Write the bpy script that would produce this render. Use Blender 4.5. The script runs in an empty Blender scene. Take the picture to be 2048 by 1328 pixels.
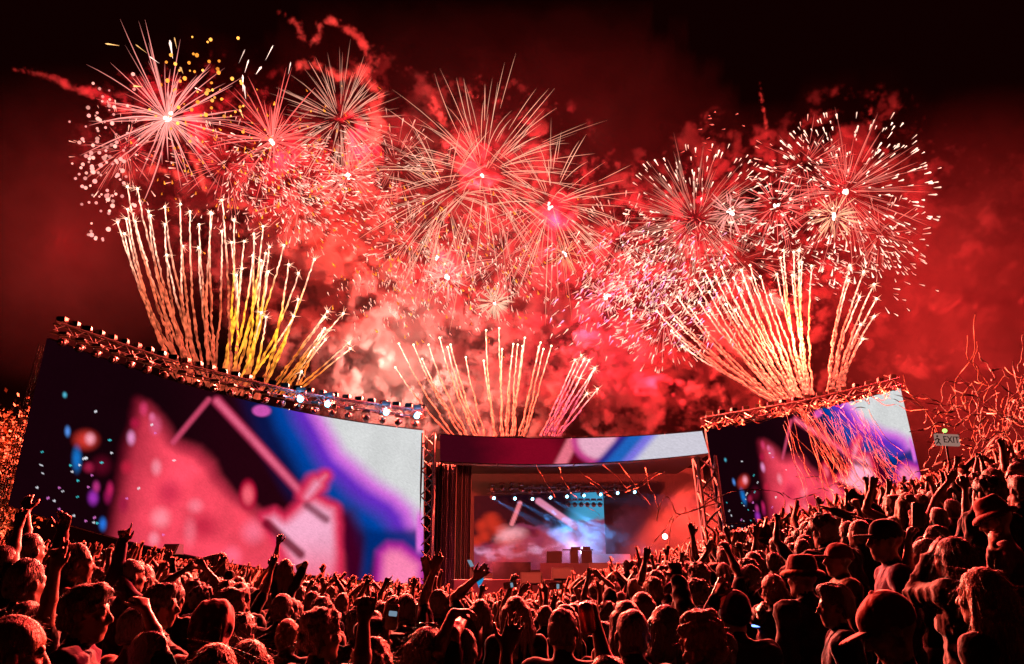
import bpy, math, random
import numpy as np
from mathutils import Vector, Matrix

sc = bpy.context.scene
COL = sc.collection
RNG = random.Random(11)

# ------------------------------------------------------------------ camera
FPX = 1600.0                      # focal length in pixels of a 2048 wide frame
PITCH = math.atan(486 / FPX)
CAMZ = 1.82
cam = bpy.data.cameras.new('camera')
cam_o = bpy.data.objects.new('camera', cam)
COL.objects.link(cam_o)
cam.sensor_width = 36
cam.lens = 36 * FPX / 2048
cam.clip_start = .05
cam.clip_end = 600
cam_o.location = (0, 0, CAMZ)
cam_o.rotation_euler = (math.pi / 2 + PITCH, 0, 0)
sc.camera = cam_o
CP, SP = math.cos(PITCH), math.sin(PITCH)


def P(px, py, Y):
    """the point at distance Y down the field that lies in the direction of a photo pixel"""
    xc = (px - 1024) / FPX
    yc = (664 - py) / FPX
    d = Vector((xc, CP - yc * SP, SP + yc * CP))
    return Vector((0, 0, CAMZ)) + d * (Y / d.y)


# ------------------------------------------------------------------ night sky
world = bpy.data.worlds.new('World')
sc.world = world
world.use_nodes = True
bg = world.node_tree.nodes['Background']
bg.inputs[0].default_value = (1, .055, .06, 1)
bg.inputs[1].default_value = .0042

sc.view_settings.view_transform = 'Standard'
sc.view_settings.look = 'None'
sc.view_settings.exposure = 0
sc.view_settings.gamma = 1
sc.cycles.use_denoising = True
sc.cycles.volume_step_rate = 2.2
sc.cycles.volume_bounces = 0
sc.cycles.max_bounces = 4
sc.cycles.diffuse_bounces = 0
sc.cycles.glossy_bounces = 2
sc.cycles.transparent_max_bounces = 16
sc.cycles.sample_clamp_indirect = 4
sc.cycles.use_adaptive_sampling = True
sc.cycles.adaptive_threshold = .02


def point_light(name, loc, col, power, r=.6):
    l = bpy.data.lights.new(name, 'POINT')
    l.energy = power
    l.color = col
    l.shadow_soft_size = r
    o = bpy.data.objects.new(name, l)
    o.location = loc
    COL.objects.link(o)
    return o


# light of the shells and comets, and lamps added for the crowd: (pixel, distance, colour, watts)
RED = (1, .016, .036)
for px, py, Y, c, pw in (
        (440, 640, 47, (1, .078, .042), 310000), (990, 730, 51, (1, .082, .046), 330000), (1590, 670, 57, (1, .078, .044), 480000),  # added low lamps that rim light the crowd
        (335, 238, 50, (1, .05, .04), 40000), (965, 330, 48, (1, .055, .045), 40000), (1690, 390, 50, (1, .05, .04), 60000),  # added lamps for the crowd, nearer than the bursts
        (335, 238, 66, RED, 48600), (560, 320, 67, RED, 24300), (720, 290, 67, RED, 32400),
        (965, 350, 66, (1, .036, .045), 62100), (1110, 440, 67, RED, 45900), (880, 540, 67, RED, 35100),
        (1390, 440, 66, RED, 43200), (1690, 400, 66, (1, .036, .04), 37800), (1560, 600, 67, (1, .05, .03), 35100),
        (680, 470, 66, (1, .085, .04), 70200), (1180, 640, 66, (1, .028, .06), 67500), (1300, 760, 67, RED, 29700),
        (795, 722, 66.5, (1, .95, .6), 60000), (905, 800, 64, (1, .45, .22), 27000),
        (1950, 600, 58, (1, .026, .03), 75600), (130, 480, 66, (1, .012, .018), 9000)):
    point_light('shell_and_fill_light', P(px, py, Y), c, pw, 1.0)

# ------------------------------------------------------------------ materials
MATS = {}


def principled(name, col, rough=.7, spec=.3, metal=0, sheen=0, bump=0, bscale=60, var=0, vscale=8, stretch=None):
    m = bpy.data.materials.new(name)
    m.use_nodes = True
    nt = m.node_tree
    b = nt.nodes['Principled BSDF']
    b.inputs['Roughness'].default_value = rough
    b.inputs['Metallic'].default_value = metal
    b.inputs['Specular IOR Level'].default_value = spec
    if sheen:
        b.inputs['Sheen Weight'].default_value = sheen
        b.inputs['Sheen Roughness'].default_value = .4
    b.inputs['Base Color'].default_value = (*col, 1)
    tc = nt.nodes.new('ShaderNodeTexCoord')
    mp = nt.nodes.new('ShaderNodeMapping')
    nt.links.new(tc.outputs['Object'], mp.inputs[0])
    if stretch:
        mp.inputs['Scale'].default_value = stretch
    if var:
        n = nt.nodes.new('ShaderNodeTexNoise')
        n.inputs['Scale'].default_value = vscale
        n.inputs['Detail'].default_value = 4
        nt.links.new(mp.outputs[0], n.inputs[0])
        r = nt.nodes.new('ShaderNodeMapRange')
        r.inputs[1].default_value = .3
        r.inputs[2].default_value = .7
        r.inputs[3].default_value = 1 - var
        r.inputs[4].default_value = 1 + var
        nt.links.new(n.outputs[0], r.inputs[0])
        mx = nt.nodes.new('ShaderNodeMix')
        mx.data_type = 'RGBA'
        mx.blend_type = 'MULTIPLY'
        mx.inputs[0].default_value = 1
        mx.inputs[6].default_value = (*col, 1)
        nt.links.new(r.outputs[0], mx.inputs[7])
        nt.links.new(mx.outputs[2], b.inputs['Base Color'])
    if bump:
        n = nt.nodes.new('ShaderNodeTexNoise')
        n.inputs['Scale'].default_value = bscale
        n.inputs['Detail'].default_value = 3
        nt.links.new(mp.outputs[0], n.inputs[0])
        bp = nt.nodes.new('ShaderNodeBump')
        bp.inputs['Strength'].default_value = bump
        bp.inputs['Distance'].default_value = .02
        nt.links.new(n.outputs[0], bp.inputs['Height'])
        nt.links.new(bp.outputs[0], b.inputs['Normal'])
    MATS[name] = m
    return m


def emitter(name, attr=None, col=(1, 1, 1), strength=1, sampled=False):
    m = bpy.data.materials.new(name)
    m.use_nodes = True
    nt = m.node_tree
    nt.nodes.clear()
    e = nt.nodes.new('ShaderNodeEmission')
    o = nt.nodes.new('ShaderNodeOutputMaterial')
    nt.links.new(e.outputs[0], o.inputs[0])
    e.inputs[0].default_value = (*col, 1)
    e.inputs[1].default_value = strength
    if attr:
        a = nt.nodes.new('ShaderNodeAttribute')
        a.attribute_name = attr
        nt.links.new(a.outputs['Color'], e.inputs[0])
    if not sampled:
        m.cycles.emission_sampling = 'NONE'
    MATS[name] = m
    return m


principled('skin', (.44, .26, .19), .5, .45, bump=.12, bscale=90, var=.12, vscale=20)
principled('skin_tan', (.31, .17, .11), .5, .45, bump=.12, bscale=90, var=.12, vscale=20)
principled('skin_dark', (.15, .08, .05), .45, .5, bump=.12, bscale=90, var=.12, vscale=20)
principled('eye', (.02, .015, .012), .15, .6)
for nm, c in (('black', (.012, .011, .013)), ('charcoal', (.045, .043, .048)), ('grey', (.22, .21, .21)),
              ('white', (.62, .60, .57)), ('navy', (.02, .025, .06)), ('red', (.34, .03, .03)),
              ('purple', (.12, .03, .16)), ('denim', (.10, .13, .2)), ('pink', (.6, .28, .3)),
              ('olive', (.09, .085, .05)), ('orange', (.55, .2, .05)), ('cream', (.5, .42, .3))):
    principled('cloth_' + nm, c, .85, .2, sheen=.4, bump=1, bscale=11, var=.2, vscale=9)
principled('trousers', (.03, .033, .045), .85, .2, sheen=.2, bump=.4, bscale=16)
for nm, c in (('black', (.010, .008, .007)), ('brown', (.05, .026, .015)), ('blond', (.34, .22, .10)), ('ginger', (.22, .07, .025))):
    principled('hair_' + nm, c, .5, .45, bump=1, bscale=110, var=.45, vscale=60, stretch=(1, 1, .25))
principled('steel', (.09, .088, .09), .45, .5, metal=.4, bump=.1, var=.2, vscale=3)
principled('black_metal', (.02, .02, .022), .45, .5, metal=.3, var=.2)
principled('black_plastic', (.018, .018, .02), .35, .5)
principled('drape', (.012, .004, .005), .9, .2, sheen=.3, bump=.8, bscale=3, stretch=(6, 6, .1))
principled('deck', (.42, .3, .3), .6, .3, var=.15, vscale=1.5)
principled('sign_lettering', (.35, .3, .3), .7, .2)
principled('can_red', (.4, .05, .04), .3, .6, metal=.5)
principled('paper', (.78, .52, .32), .75, .3, var=.2, vscale=2)
principled('paper_white', (.8, .74, .66), .75, .3, var=.2, vscale=2)
principled('smoke_puff', (.86, .74, .68), 1, 0, var=.25, vscale=2.5, bump=1, bscale=3)
principled('grass', (.05, .06, .03), .95, .1, var=.4, vscale=2, bump=1, bscale=20)
principled('bark', (.09, .065, .045), .9, .2, bump=1, bscale=9, stretch=(1, 1, .3))
principled('leaf', (.10, .075, .03), .6, .3, var=.5, vscale=1.2)
principled('sign_white', (.8, .8, .78), .5, .4)
principled('sign_ink', (.02, .02, .02), .5, .4)
principled('aluminium', (.6, .55, .5), .25, .6, metal=.9, bump=.1)
principled('flag_pink', (.75, .42, .46), .8, .2, sheen=.3, var=.15)
emitter('spark', 'col', strength=1)
emitter('screen_picture', 'col', strength=1.08, sampled=True)
emitter('lamp_cyan', col=(.25, .75, 1), strength=14)
emitter('lamp_white', col=(1, .9, .75), strength=12)
emitter('phone_glow', col=(.5, .75, 1), strength=.35)
emitter('wrist_glow', col=(.15, .3, 1), strength=4)
emitter('sign_glow', col=(1, .55, .45), strength=.3)  # board glows in place of light falling on it
emitter('green_glow', col=(.5, 1, .2), strength=1.6)

# comet tails: burning at the top; below, the attribute paints the smoke's lit colour as glow
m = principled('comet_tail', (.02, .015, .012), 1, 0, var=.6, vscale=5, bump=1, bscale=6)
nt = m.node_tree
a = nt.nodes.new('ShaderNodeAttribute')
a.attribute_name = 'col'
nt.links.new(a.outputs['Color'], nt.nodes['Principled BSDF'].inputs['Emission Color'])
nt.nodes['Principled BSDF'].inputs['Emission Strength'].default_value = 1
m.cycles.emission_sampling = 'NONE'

# ------------------------------------------------------------------ mesh helpers


def mesh_np(name, V, F, mats=(), smooth=False, midx=None, col=None):
    """V (n,3) floats, F (m,k) ints -> mesh"""
    V = np.asarray(V, np.float32)
    F = np.asarray(F, np.int32)
    me = bpy.data.meshes.new(name)
    k = F.shape[1]
    me.vertices.add(len(V))
    me.vertices.foreach_set('co', V.ravel())
    me.loops.add(F.size)
    me.loops.foreach_set('vertex_index', F.ravel())
    me.polygons.add(len(F))
    me.polygons.foreach_set('loop_start', np.arange(0, F.size, k, dtype=np.int32))
    if midx is not None:
        me.polygons.foreach_set('material_index', np.asarray(midx, np.int32))
    me.polygons.foreach_set('use_smooth', np.full(len(F), smooth, bool))
    for mm in mats:
        me.materials.append(MATS[mm] if isinstance(mm, str) else mm)
    if col is not None:
        at = me.color_attributes.new('col', 'FLOAT_COLOR', 'POINT')
        C4 = np.ones((len(V), 4), np.float32)
        C4[:, :3] = col
        at.data.foreach_set('color', C4.ravel())
    me.update()
    me.validate()
    return me


def link(name, me, parent=None, loc=None):
    o = bpy.data.objects.new(name, me)
    COL.objects.link(o)
    if parent is not None:
        o.parent = parent
    if loc is not None:
        o.location = loc
    return o


def tag(o, label, cat=None, group=None, kind=None):
    o['label'] = label
    if cat:
        o['category'] = cat
    if group:
        o['group'] = group
    if kind:
        o['kind'] = kind
    return o


def empty(name, loc, label, cat, group=None):
    o = bpy.data.objects.new(name, None)
    o.empty_display_size = .2
    COL.objects.link(o)
    o.location = loc
    tag(o, label, cat, group)
    return o


class MB:
    """collects quads (and quads with a doubled corner) into one mesh"""

    def __init__(s):
        s.v = []
        s.f = []
        s.c = []
        s.n = 0

    def add(s, V, F, c=None):
        V = np.asarray(V, float).reshape(-1, 3)
        s.v.append(V)
        s.f.append(np.asarray(F, int) + s.n)
        if c is not None:
            c = np.asarray(c, float)
            s.c.append(np.broadcast_to(c, (len(V), 3)))
        s.n += len(V)

    def hexa(s, c8):
        s.add(c8, [(0, 1, 2, 3), (7, 6, 5, 4), (0, 4, 5, 1), (1, 5, 6, 2), (2, 6, 7, 3), (3, 7, 4, 0)])

    def box(s, c, sx, sy, sz, R=None):
        q = np.array([(-1, -1, -1), (1, -1, -1), (1, -1, 1), (-1, -1, 1), (-1, 1, -1), (1, 1, -1), (1, 1, 1), (-1, 1, 1)], float)
        q = q * (sx / 2, sy / 2, sz / 2)
        if R is not None:
            q = q @ np.array(R.to_3x3()).T
        s.hexa(q + np.array(c))

    def cbox(s, c, sx, sy, sz, b, R=None):
        """box with chamfered edges round its y axis"""
        pts = []
        for y in (-sy / 2, sy / 2):
            for x, z in ((-sx / 2 + b, -sz / 2), (sx / 2 - b, -sz / 2), (sx / 2, -sz / 2 + b), (sx / 2, sz / 2 - b),
                         (sx / 2 - b, sz / 2), (-sx / 2 + b, sz / 2), (-sx / 2, sz / 2 - b), (-sx / 2, -sz / 2 + b)):
                pts.append((x, y, z))
        q = np.array(pts)
        if R is not None:
            q = q @ np.array(R.to_3x3()).T
        F = [(i, (i + 1) % 8, 8 + (i + 1) % 8, 8 + i) for i in range(8)]
        for o_ in (0, 8):
            ring = [o_ + i for i in range(8)]
            if o_ == 0:
                ring = ring[::-1]
            F += [(ring[0], ring[1], ring[2], ring[3]), (ring[0], ring[3], ring[4], ring[7]), (ring[4], ring[5], ring[6], ring[7])]
        s.add(q + np.array(c), F)

    def tube(s, pts, rad, n=5, col=None, caps=True):
        pts = np.asarray([tuple(p) for p in pts], float)
        m_ = len(pts)
        rad = np.broadcast_to(np.asarray(rad, float), (m_,))
        t = np.gradient(pts, axis=0)
        t /= np.linalg.norm(t, axis=1)[:, None] + 1e-9
        ref = np.array((0, 0, 1.0)) if abs(t[:, 2]).mean() < .8 else np.array((0, 1.0, 0))
        u = np.cross(t, ref)
        u /= np.linalg.norm(u, axis=1)[:, None] + 1e-9
        w = np.cross(t, u)
        a_ = np.arange(n) * 2 * math.pi / n
        ring = (u[:, None] * np.cos(a_)[None, :, None] + w[:, None] * np.sin(a_)[None, :, None]) * rad[:, None, None]
        V = (pts[:, None] + ring).reshape(-1, 3)
        i = np.arange(m_ - 1)[:, None] * n
        j = np.arange(n)[None]
        j2 = (np.arange(n) + 1) % n
        F = np.stack([i + j, i + j2[None], i + n + j2[None], i + n + j], -1).reshape(-1, 4)
        c = None
        if col is not None:
            col = np.asarray(col, float)
            c = np.repeat(col, n, axis=0) if col.ndim == 2 else col
        if caps and n > 2:
            extra = []
            for st in (0, (m_ - 1) * n):
                for k in range(1, n - 1, 2):
                    extra.append((st, st + k, st + k + 1, st + min(k + 2, n - 1)))
            F = np.vstack([F, np.array([e for e in extra if len(set(e)) == 4] or np.zeros((0, 4), int)).reshape(-1, 4)])
        s.add(V, F, c)

    def ball(s, c, r, n=6, m_=4, col=None, sq=(1, 1, 1)):
        V = []
        for i in range(m_ + 1):
            th = math.pi * (i + .001) / (m_ + .002)
            for j in range(n):
                ph = 2 * math.pi * j / n
                V.append((c[0] + r * sq[0] * math.sin(th) * math.cos(ph), c[1] + r * sq[1] * math.sin(th) * math.sin(ph), c[2] + r * sq[2] * math.cos(th)))
        F = [(i * n + j, i * n + (j + 1) % n, (i + 1) * n + (j + 1) % n, (i + 1) * n + j) for i in range(m_) for j in range(n)]
        s.add(V, F, col)

    def mesh(s, name, mat, smooth=False, origin=None):
        V = np.vstack(s.v)
        if origin is not None:
            V = V - np.array(tuple(origin))
        F = np.vstack(s.f)
        return mesh_np(name, V, F, (mat,), smooth, col=np.vstack(s.c) if s.c else None)

    def build(s, name, mat, parent=None, smooth=False, origin=None, loc=None):
        """origin: world point the mesh is written relative to (its parent stands there)"""
        return link(name, s.mesh(name, mat, smooth, origin), parent, loc)


def np3(v):
    return np.array(tuple(v), float)


# ------------------------------------------------------------------ ground: a shallow bowl, the bank on one side steeper
def gz(x, y):
    x = np.asarray(x, float)
    y = np.asarray(y, float)
    r = np.maximum(0, x - .8)
    l = np.maximum(0, -x - 1.0)
    z = .272 * r + .16 * (1 - np.exp(-r)) +   .108 * l
    z = z - .027 * np.maximum(0, y - 4) - .13 * (1 - np.exp(-np.maximum(0, y - 4) / 3))
    far = np.clip((y - 62) / 40, 0, 1)
    z = z * (1 - far) + far * 1.0
    return z - .05


def build_ground():
    xs = np.concatenate([np.linspace(-400, -45, 10), np.linspace(-40, 50, 91), np.linspace(60, 400, 10)])
    ys = np.concatenate([np.linspace(-60, -4, 8), np.linspace(-2, 70, 73), np.linspace(75, 500, 14)])
    X, Y = np.meshgrid(xs, ys, indexing='ij')
    Z = gz(np.clip(X, -34, 36), Y)
    V = np.stack([X, Y, Z], -1).reshape(-1, 3)
    nx, ny = len(xs), len(ys)
    i, j = np.meshgrid(np.arange(nx - 1), np.arange(ny - 1), indexing='ij')
    F = np.stack([i * ny + j, (i + 1) * ny + j, (i + 1) * ny + j + 1, i * ny + j + 1], -1).reshape(-1, 4)
    o = link('ground', mesh_np('ground', V, F, ('grass',), True))
    tag(o, 'dark trampled grass bowl under the crowd', kind='structure')


build_ground()
# ------------------------------------------------------------------ pictures shown on the video walls
def ss(a, b, x):
    t = np.clip((x - a) / (b - a), 0, 1)
    return t * t * (3 - 2 * t)


def seg(x, y, ax, ay, bx, by):
    dx, dy = bx - ax, by - ay
    t = np.clip(((x - ax) * dx + (y - ay) * dy) / (dx * dx + dy * dy), 0, 1)
    return np.hypot(x - ax - t * dx, y - ay - t * dy), t


def polysd(x, y, pts):
    d = np.full(x.shape, 1e9)
    s = np.ones(x.shape)
    n = len(pts)
    for i in range(n):
        ax, ay = pts[i]
        bx, by = pts[(i + 1) % n]
        d = np.minimum(d, seg(x, y, ax, ay, bx, by)[0])
        c1 = y >= ay
        c2 = y < by
        c3 = (bx - ax) * (y - ay) > (by - ay) * (x - ax)
        flip = (c1 & c2 & c3) | (~c1 & ~c2 & ~c3)
        s = np.where(flip, -s, s)
    return s * d


def lin(r, g, b):
    c = np.array((r, g, b), float) / 255
    return np.where(c <= .04045, c / 12.92, ((c + .055) / 1.055) ** 2.4)


def noise2(x, y, seed, oct_=4):
    r = np.random.RandomState(seed)
    o = np.zeros(x.shape)
    amp, fr = 1., 1.
    for _ in range(oct_):
        for _ in range(3):
            a_ = r.rand() * 6.28
            ph = r.rand(2) * 6.28
            o += amp / 3 * np.sin((x * math.cos(a_) + y * math.sin(a_)) * fr + ph[0] + 1.3 * np.sin((-x * math.sin(a_) + y * math.cos(a_)) * fr * .8 + ph[1]))
        amp *= .55
        fr *= 1.9
    return o


def show_picture(x, y):
    """the close-up of a raised hand over a crowd; x 0..2005, y 40..1260 across the tall wall"""
    shp = x.shape
    C = np.zeros(shp + (3,))

    def put(mask, col):
        nonlocal C
        C = C * (1 - mask[..., None]) + np.asarray(col) * mask[..., None]
    n1 = noise2(x / 170, y / 170, 3)
    n2 = noise2(x / 60, y / 60, 4)
    C[:] = lin(20, 2, 8)
    put(ss(700, 1150, x) * .7, lin(38, 3, 14))
    # blue field that brightens to white in the corner
    d = polysd(x, y, [(1530, 420), (1640, 620), (1800, 760), (1900, 825), (1965, 890), (2000, 970), (2400, 970), (2400, 200), (1450, 200)]) + 10 * n1
    put(ss(400, 290, d) * ss(1000, 1250, x), lin(10, 18, 66))
    put(ss(290, 190, d) * ss(1150, 1320, x), lin(0, 62, 150))
    put(ss(200, 90, d), lin(100, 40, 185))
    put(ss(110, 40, d), lin(205, 105, 212))
    put(ss(60, -30, d), lin(206, 208, 208))
    # dark strip and blue shadow under it
    put(ss(70, -40, polysd(x, y, [(1590, 900), (1660, 930), (1760, 1290), (1590, 1290)])), lin(60, 0, 30))
    put(ss(30, -30, polysd(x, y, [(1740, 1010), (1990, 1000), (2005, 1130), (1900, 1090), (1780, 1110), (1740, 1290), (1700, 1290)])) * .9, lin(0, 40, 110))
    # pink mass of the crowd
    e = polysd(x, y, [(655, 400), (690, 410), (745, 480), (800, 585), (850, 615), (930, 640), (990, 700), (1015, 765), (1100, 850),
                      (1180, 900), (1290, 1000), (1430, 1110), (1600, 1130), (1600, 1330), (500, 1330), (540, 1000), (590, 700)]) + 7 * n2
    left = ss(480, 820, x + .25 * (y - 700))
    red = lin(120, 4, 34) * (1 - left)[..., None] + lin(240, 70, 92) * left[..., None]
    red = red * (1 + .16 * n1)[..., None]
    put(ss(60, -50, e + 14 * n1), np.clip(red * (1 + .10 * n2)[..., None], 0, 1))
    put(ss(46, 4, np.abs(e)) * ss(600, 900, x) * .35, lin(150, 10, 50))
    for cx, cy, rx, ry, c in ((960, 985, 75, 60, (170, 10, 50)), (800, 830, 60, 60, (175, 20, 60)), (760, 945, 42, 42, (255, 150, 165)), (925, 890, 34, 30, (250, 130, 150)), (900, 1010, 28, 60, (240, 110, 130)),
                              (1200, 1010, 50, 50, (250, 120, 150)), (740, 710, 22, 34, (250, 150, 170)), (1100, 1120, 40, 40, (250, 110, 140)), (730, 1040, 24, 30, (250, 150, 170)),
                              (620, 570, 18, 30, (250, 160, 220)), (720, 470, 14, 20, (240, 120, 170)), (680, 430, 18, 30, (220, 60, 110)), (735, 510, 26, 40, (215, 90, 130))):
        put(ss(1.7, .1, np.hypot((x - cx) / rx, (y - cy) / ry)) * .7, lin(*c))
    # two beams, the loose ellipse
    d1, t1 = seg(x, y, 990, 380, 820, 590)
    put(ss(22, 2, d1) * .85, lin(205, 70, 105))
    d2, t2 = seg(x, y, 1030, 388, 1445, 850)
    put(ss(40, 10, d2) * (1 - .3 * t2), lin(170, 45, 80))
    put(ss(26, 0, d2), lin(216, 92, 125))
    q = np.hypot((x - 1175) / 40, (y - 840) / 68)
    put(ss(1.35, .7, q), lin(170, 14, 50))
    put(ss(1.0, .2, q), lin(238, 92, 110))
    put(ss(1.2, .7, np.hypot((x - 1240) / 45, (y - 432) / 30)), lin(200, 80, 170))
    # the hand with its finger up
    h = polysd(x, y, [(1245, 940), (1300, 915), (1350, 945), (1440, 860), (1500, 845), (1590, 900), (1605, 980), (1600, 1330), (1440, 1330), (1300, 1030)])
    h = np.minimum(h, seg(x, y, 1455, 850, 1500, 790)[0] - 34)
    h = np.minimum(h, seg(x, y, 1500, 790, 1545, 745)[0] - 22 + 8 * seg(x, y, 1500, 790, 1545, 745)[1])
    h = h + 7 * n2 + 9 * n1
    put(ss(46, -10, h), lin(215, 40, 80))
    g = ss(1000, 1300, y)
    put(ss(10, -60, h), (lin(238, 165, 195) * (1 - g)[..., None] + lin(240, 90, 120) * g[..., None]))
    put(ss(34, 2, seg(x, y, 1455, 890, 1545, 955)[0]) * .8, lin(110, 20, 50))
    put(ss(36, 6, seg(x, y, 1265, 975, 1425, 1115)[0]) * .9, lin(105, 2, 30))
    p = polysd(x, y, [(1775, 1330), (1795, 1110), (1840, 1070), (1905, 1075), (2010, 1150), (2010, 1330)])
    put(ss(36, -20, p), lin(180, 30, 150))
    put(ss(6, -60, p), lin(244, 128, 172))
    put(ss(26, 4, np.abs(x - 1990) + .0 * y) * ss(880, 960, y) * ss(1130, 1080, y), lin(225, 110, 215))
    # lit shapes and small dashes out in the dark
    for cx, cy, rx, ry, c in ((405, 580, 50, 40, (230, 60, 50)), (425, 575, 22, 25, (250, 170, 190)), (362, 670, 20, 50, (20, 120, 210)), (318, 540, 12, 22, (90, 150, 240)),
                              (305, 365, 9, 12, (90, 200, 230)), (440, 850, 22, 30, (170, 50, 190)), (487, 970, 16, 26, (40, 120, 230)), (420, 710, 24, 22, (170, 30, 70)),
                              (455, 800, 16, 24, (190, 50, 130)), (510, 845, 18, 30, (150, 20, 80)), (585, 880, 24, 40, (150, 20, 60)), (480, 700, 40, 40, (90, 6, 30)),
                              (520, 810, 16, 30, (190, 30, 90)), (600, 710, 26, 30, (190, 30, 60)), (640, 500, 22, 26, (170, 20, 60))):
        put(ss(1.7, .1, np.hypot((x - cx) / rx, (y - cy) / ry)) * .8, lin(*c))
    r = random.Random(5)
    dash = [(195, 637), (193, 698), (198, 735), (176, 800), (280, 803), (225, 850), (256, 862), (277, 900), (450, 445), (518, 582), (530, 642), (716, 507), (735, 546), (824, 678),
            (657, 808), (597, 855), (774, 1022), (405, 665), (407, 955), (333, 700), (370, 770), (342, 730), (432, 748), (480, 688), (420, 800), (447, 940), (446, 962), (405, 668)]
    dash += [(r.gauss(400, 45), r.uniform(660, 1000)) for _ in range(7)]
    for cx, cy in dash:
        k = r.random()
        c = (240, 240, 250) if k < .4 else ((70, 220, 230) if k < .75 else (230, 120, 210))
        u = (x - cx) + .0
        v = (y - cy) + .25 * (x - cx)
        put((np.abs(u) < 6.5) * (np.abs(v) < 3.6) * .8, lin(*c))
    return np.clip(C, 0, 1) * (1 + .05 * n2)[..., None]


def header_picture(u, v):
    C = np.zeros(u.shape + (3,))
    n = noise2(u * 9, v * 3, 9)

    def put(mask, col):
        nonlocal C
        C = C * (1 - mask[..., None]) + np.asarray(col) * mask[..., None]
    C[:] = lin(58, 4, 18)
    put(ss(.1, .3, u + .03 * n), lin(122, 6, 30))
    put(ss(.38, .5, u + .05 * n), lin(96, 4, 24))
    put(ss(.035, .012, np.abs(u - .505 + .06 * (v - .1))), lin(225, 110, 130))
    put(ss(.05, .02, np.abs(u - .53 - .12 * (v - .4))) * ss(.3, .5, v), lin(190, 70, 100))
    d = np.hypot((u - .60) / .1, (v - .15) / .95)
    put(ss(1.15, .85, d), lin(190, 60, 130))
    put(ss(.9, .6, d), lin(225, 165, 190))
    e = u + .10 * v
    put(ss(.66, .70, e), lin(40, 40, 130))
    put(ss(.70, .735, e), lin(30, 95, 180))
    put(ss(.76, .80, e), lin(120, 110, 215))
    put(ss(.80, .85, e), lin(200, 196, 208))
    return np.clip(C, 0, 1)


def cloud_picture(u, v):
    C = np.zeros(u.shape + (3,))
    n = noise2(u * 9, v * 7, 21, 5)
    n2 = noise2(u * 16, v * 14, 22, 5)

    def put(mask, col):
        nonlocal C
        C = C * (1 - mask[..., None]) + np.asarray(col) * mask[..., None]
    C[:] = lin(10, 4, 14)
    put(ss(.72, .8, u) * .9, lin(20, 110, 160))
    put(ss(.74, .95, u + .3 * v), lin(60, 150, 190))
    put(ss(.05, .02, seg(u, v * .62, .33, .12, .48, .20)[0]) * 0, lin(0, 0, 0))
    put(ss(.035, .018, seg(u, v * .62, .50, .06, .82, .32)[0]), lin(215, 130, 160))
    put(ss(.022, .012, seg(u, v * .62, .355, .07, .29, .24)[0]), lin(225, 120, 130))
    top = .60 - .18 * ss(.1, .5, u) + .10 * n + .05 * n2
    put(ss(-.02, .05, v - top), lin(120, 45, 75))
    put(ss(.2, 1.0, n2 + .4 * n) * ss(0, .08, v - top), lin(205, 150, 190))
    put(ss(.5, 1.3, n2 - .2 * n) * ss(0, .08, v - top) * ss(.3, .7, u), lin(245, 225, 250))
    put(ss(.4, 1.0, -n2) * ss(0, .1, v - top), lin(90, 14, 40))
    for cx, cy, r_ in ((.06, .40, .05), (.13, .32, .06), (.17, .42, .06), (.21, .47, .05), (.08, .52, .05), (.02, .6, .05)):
        put(ss(1.6, .1, np.hypot(u - cx + .01 * n, (v - cy) * .7 + .02 * n2) / r_) * .8, lin(205, 50, 30))
    put(ss(.14, .0, np.hypot(u - .28, (v - .55) * .7) + .03 * n2), lin(240, 170, 180))
    return np.clip(C, 0, 1)


def qcurve(pts, t):
    """parabola through three pixel points at t = 0, .5, 1 by x"""
    (x0, y0), (x1, y1), (x2, y2) = pts
    x = x0 + (x2 - x0) * t
    y = y0 * (x - x1) * (x - x2) / ((x0 - x1) * (x0 - x2)) + y1 * (x - x0) * (x - x2) / ((x1 - x0) * (x1 - x2)) + y2 * (x - x0) * (x - x1) / ((x2 - x0) * (x2 - x1))
    return x, y


def video_wall(name, label, top, bot, ya, yb, nu, nv, pic, thick=.45):
    """slightly curved wall standing between two distances; its picture is an emissive sheet, its cabinet the body behind"""
    u = np.linspace(0, 1, nu)
    tx, ty = qcurve(top, u)
    bx, by = qcurve(bot, u)
    Y = ya + (yb - ya) * u
    T = np.array([P(a, b, c)[:] for a, b, c in zip(tx, ty, Y)])
    B = np.array([P(a, b, c)[:] for a, b, c in zip(bx, by, Y)])
    v = np.linspace(0, 1, nv)
    V = T[:, None] * (1 - v)[None, :, None] + B[:, None] * v[None, :, None]
    U, W = np.meshgrid(u, v, indexing='ij')
    col = pic(U, W)
    rg = np.random.RandomState(nu)
    col = col * (1 + .05 * rg.randn(*U.shape))[..., None]
    col = np.clip(col, 0, 1)
    i, j = np.meshgrid(np.arange(nu - 1), np.arange(nv - 1), indexing='ij')
    F = np.stack([i * nv + j, i * nv + j + 1, (i + 1) * nv + j + 1, (i + 1) * nv + j], -1).reshape(-1, 4)
    base = Vector(B.mean(0))
    root = empty(name, base, label, 'video screen')
    me = mesh_np('picture', V.reshape(-1, 3) - np3(base), F, ('screen_picture',), col=col.reshape(-1, 3))
    link('picture', me, root)
    # cabinets behind: columns of panels
    k = 14
    for c in range(k):
        mb = MB()
        a_, b_ = c / k * (nu - 1), (c + 1) / k * (nu - 1) - .01 * nu / k
        a_, b_ = int(round(a_)), int(round(b_))
        off = np.array((0, .03, 0))
        dd = np.array((0, thick, 0))
        up = np.array((0, 0, .06))
        t0, t1, b0, b1 = T[a_] + off + up, T[b_] + off + up, B[a_] + off - up, B[b_] + off - up
        mb.hexa([b0, b1, t1, t0, b0 + dd, b1 + dd, t1 + dd, t0 + dd])
        mb.build('cabinet', 'black_metal', root, origin=base)
    return root, T, B


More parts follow.
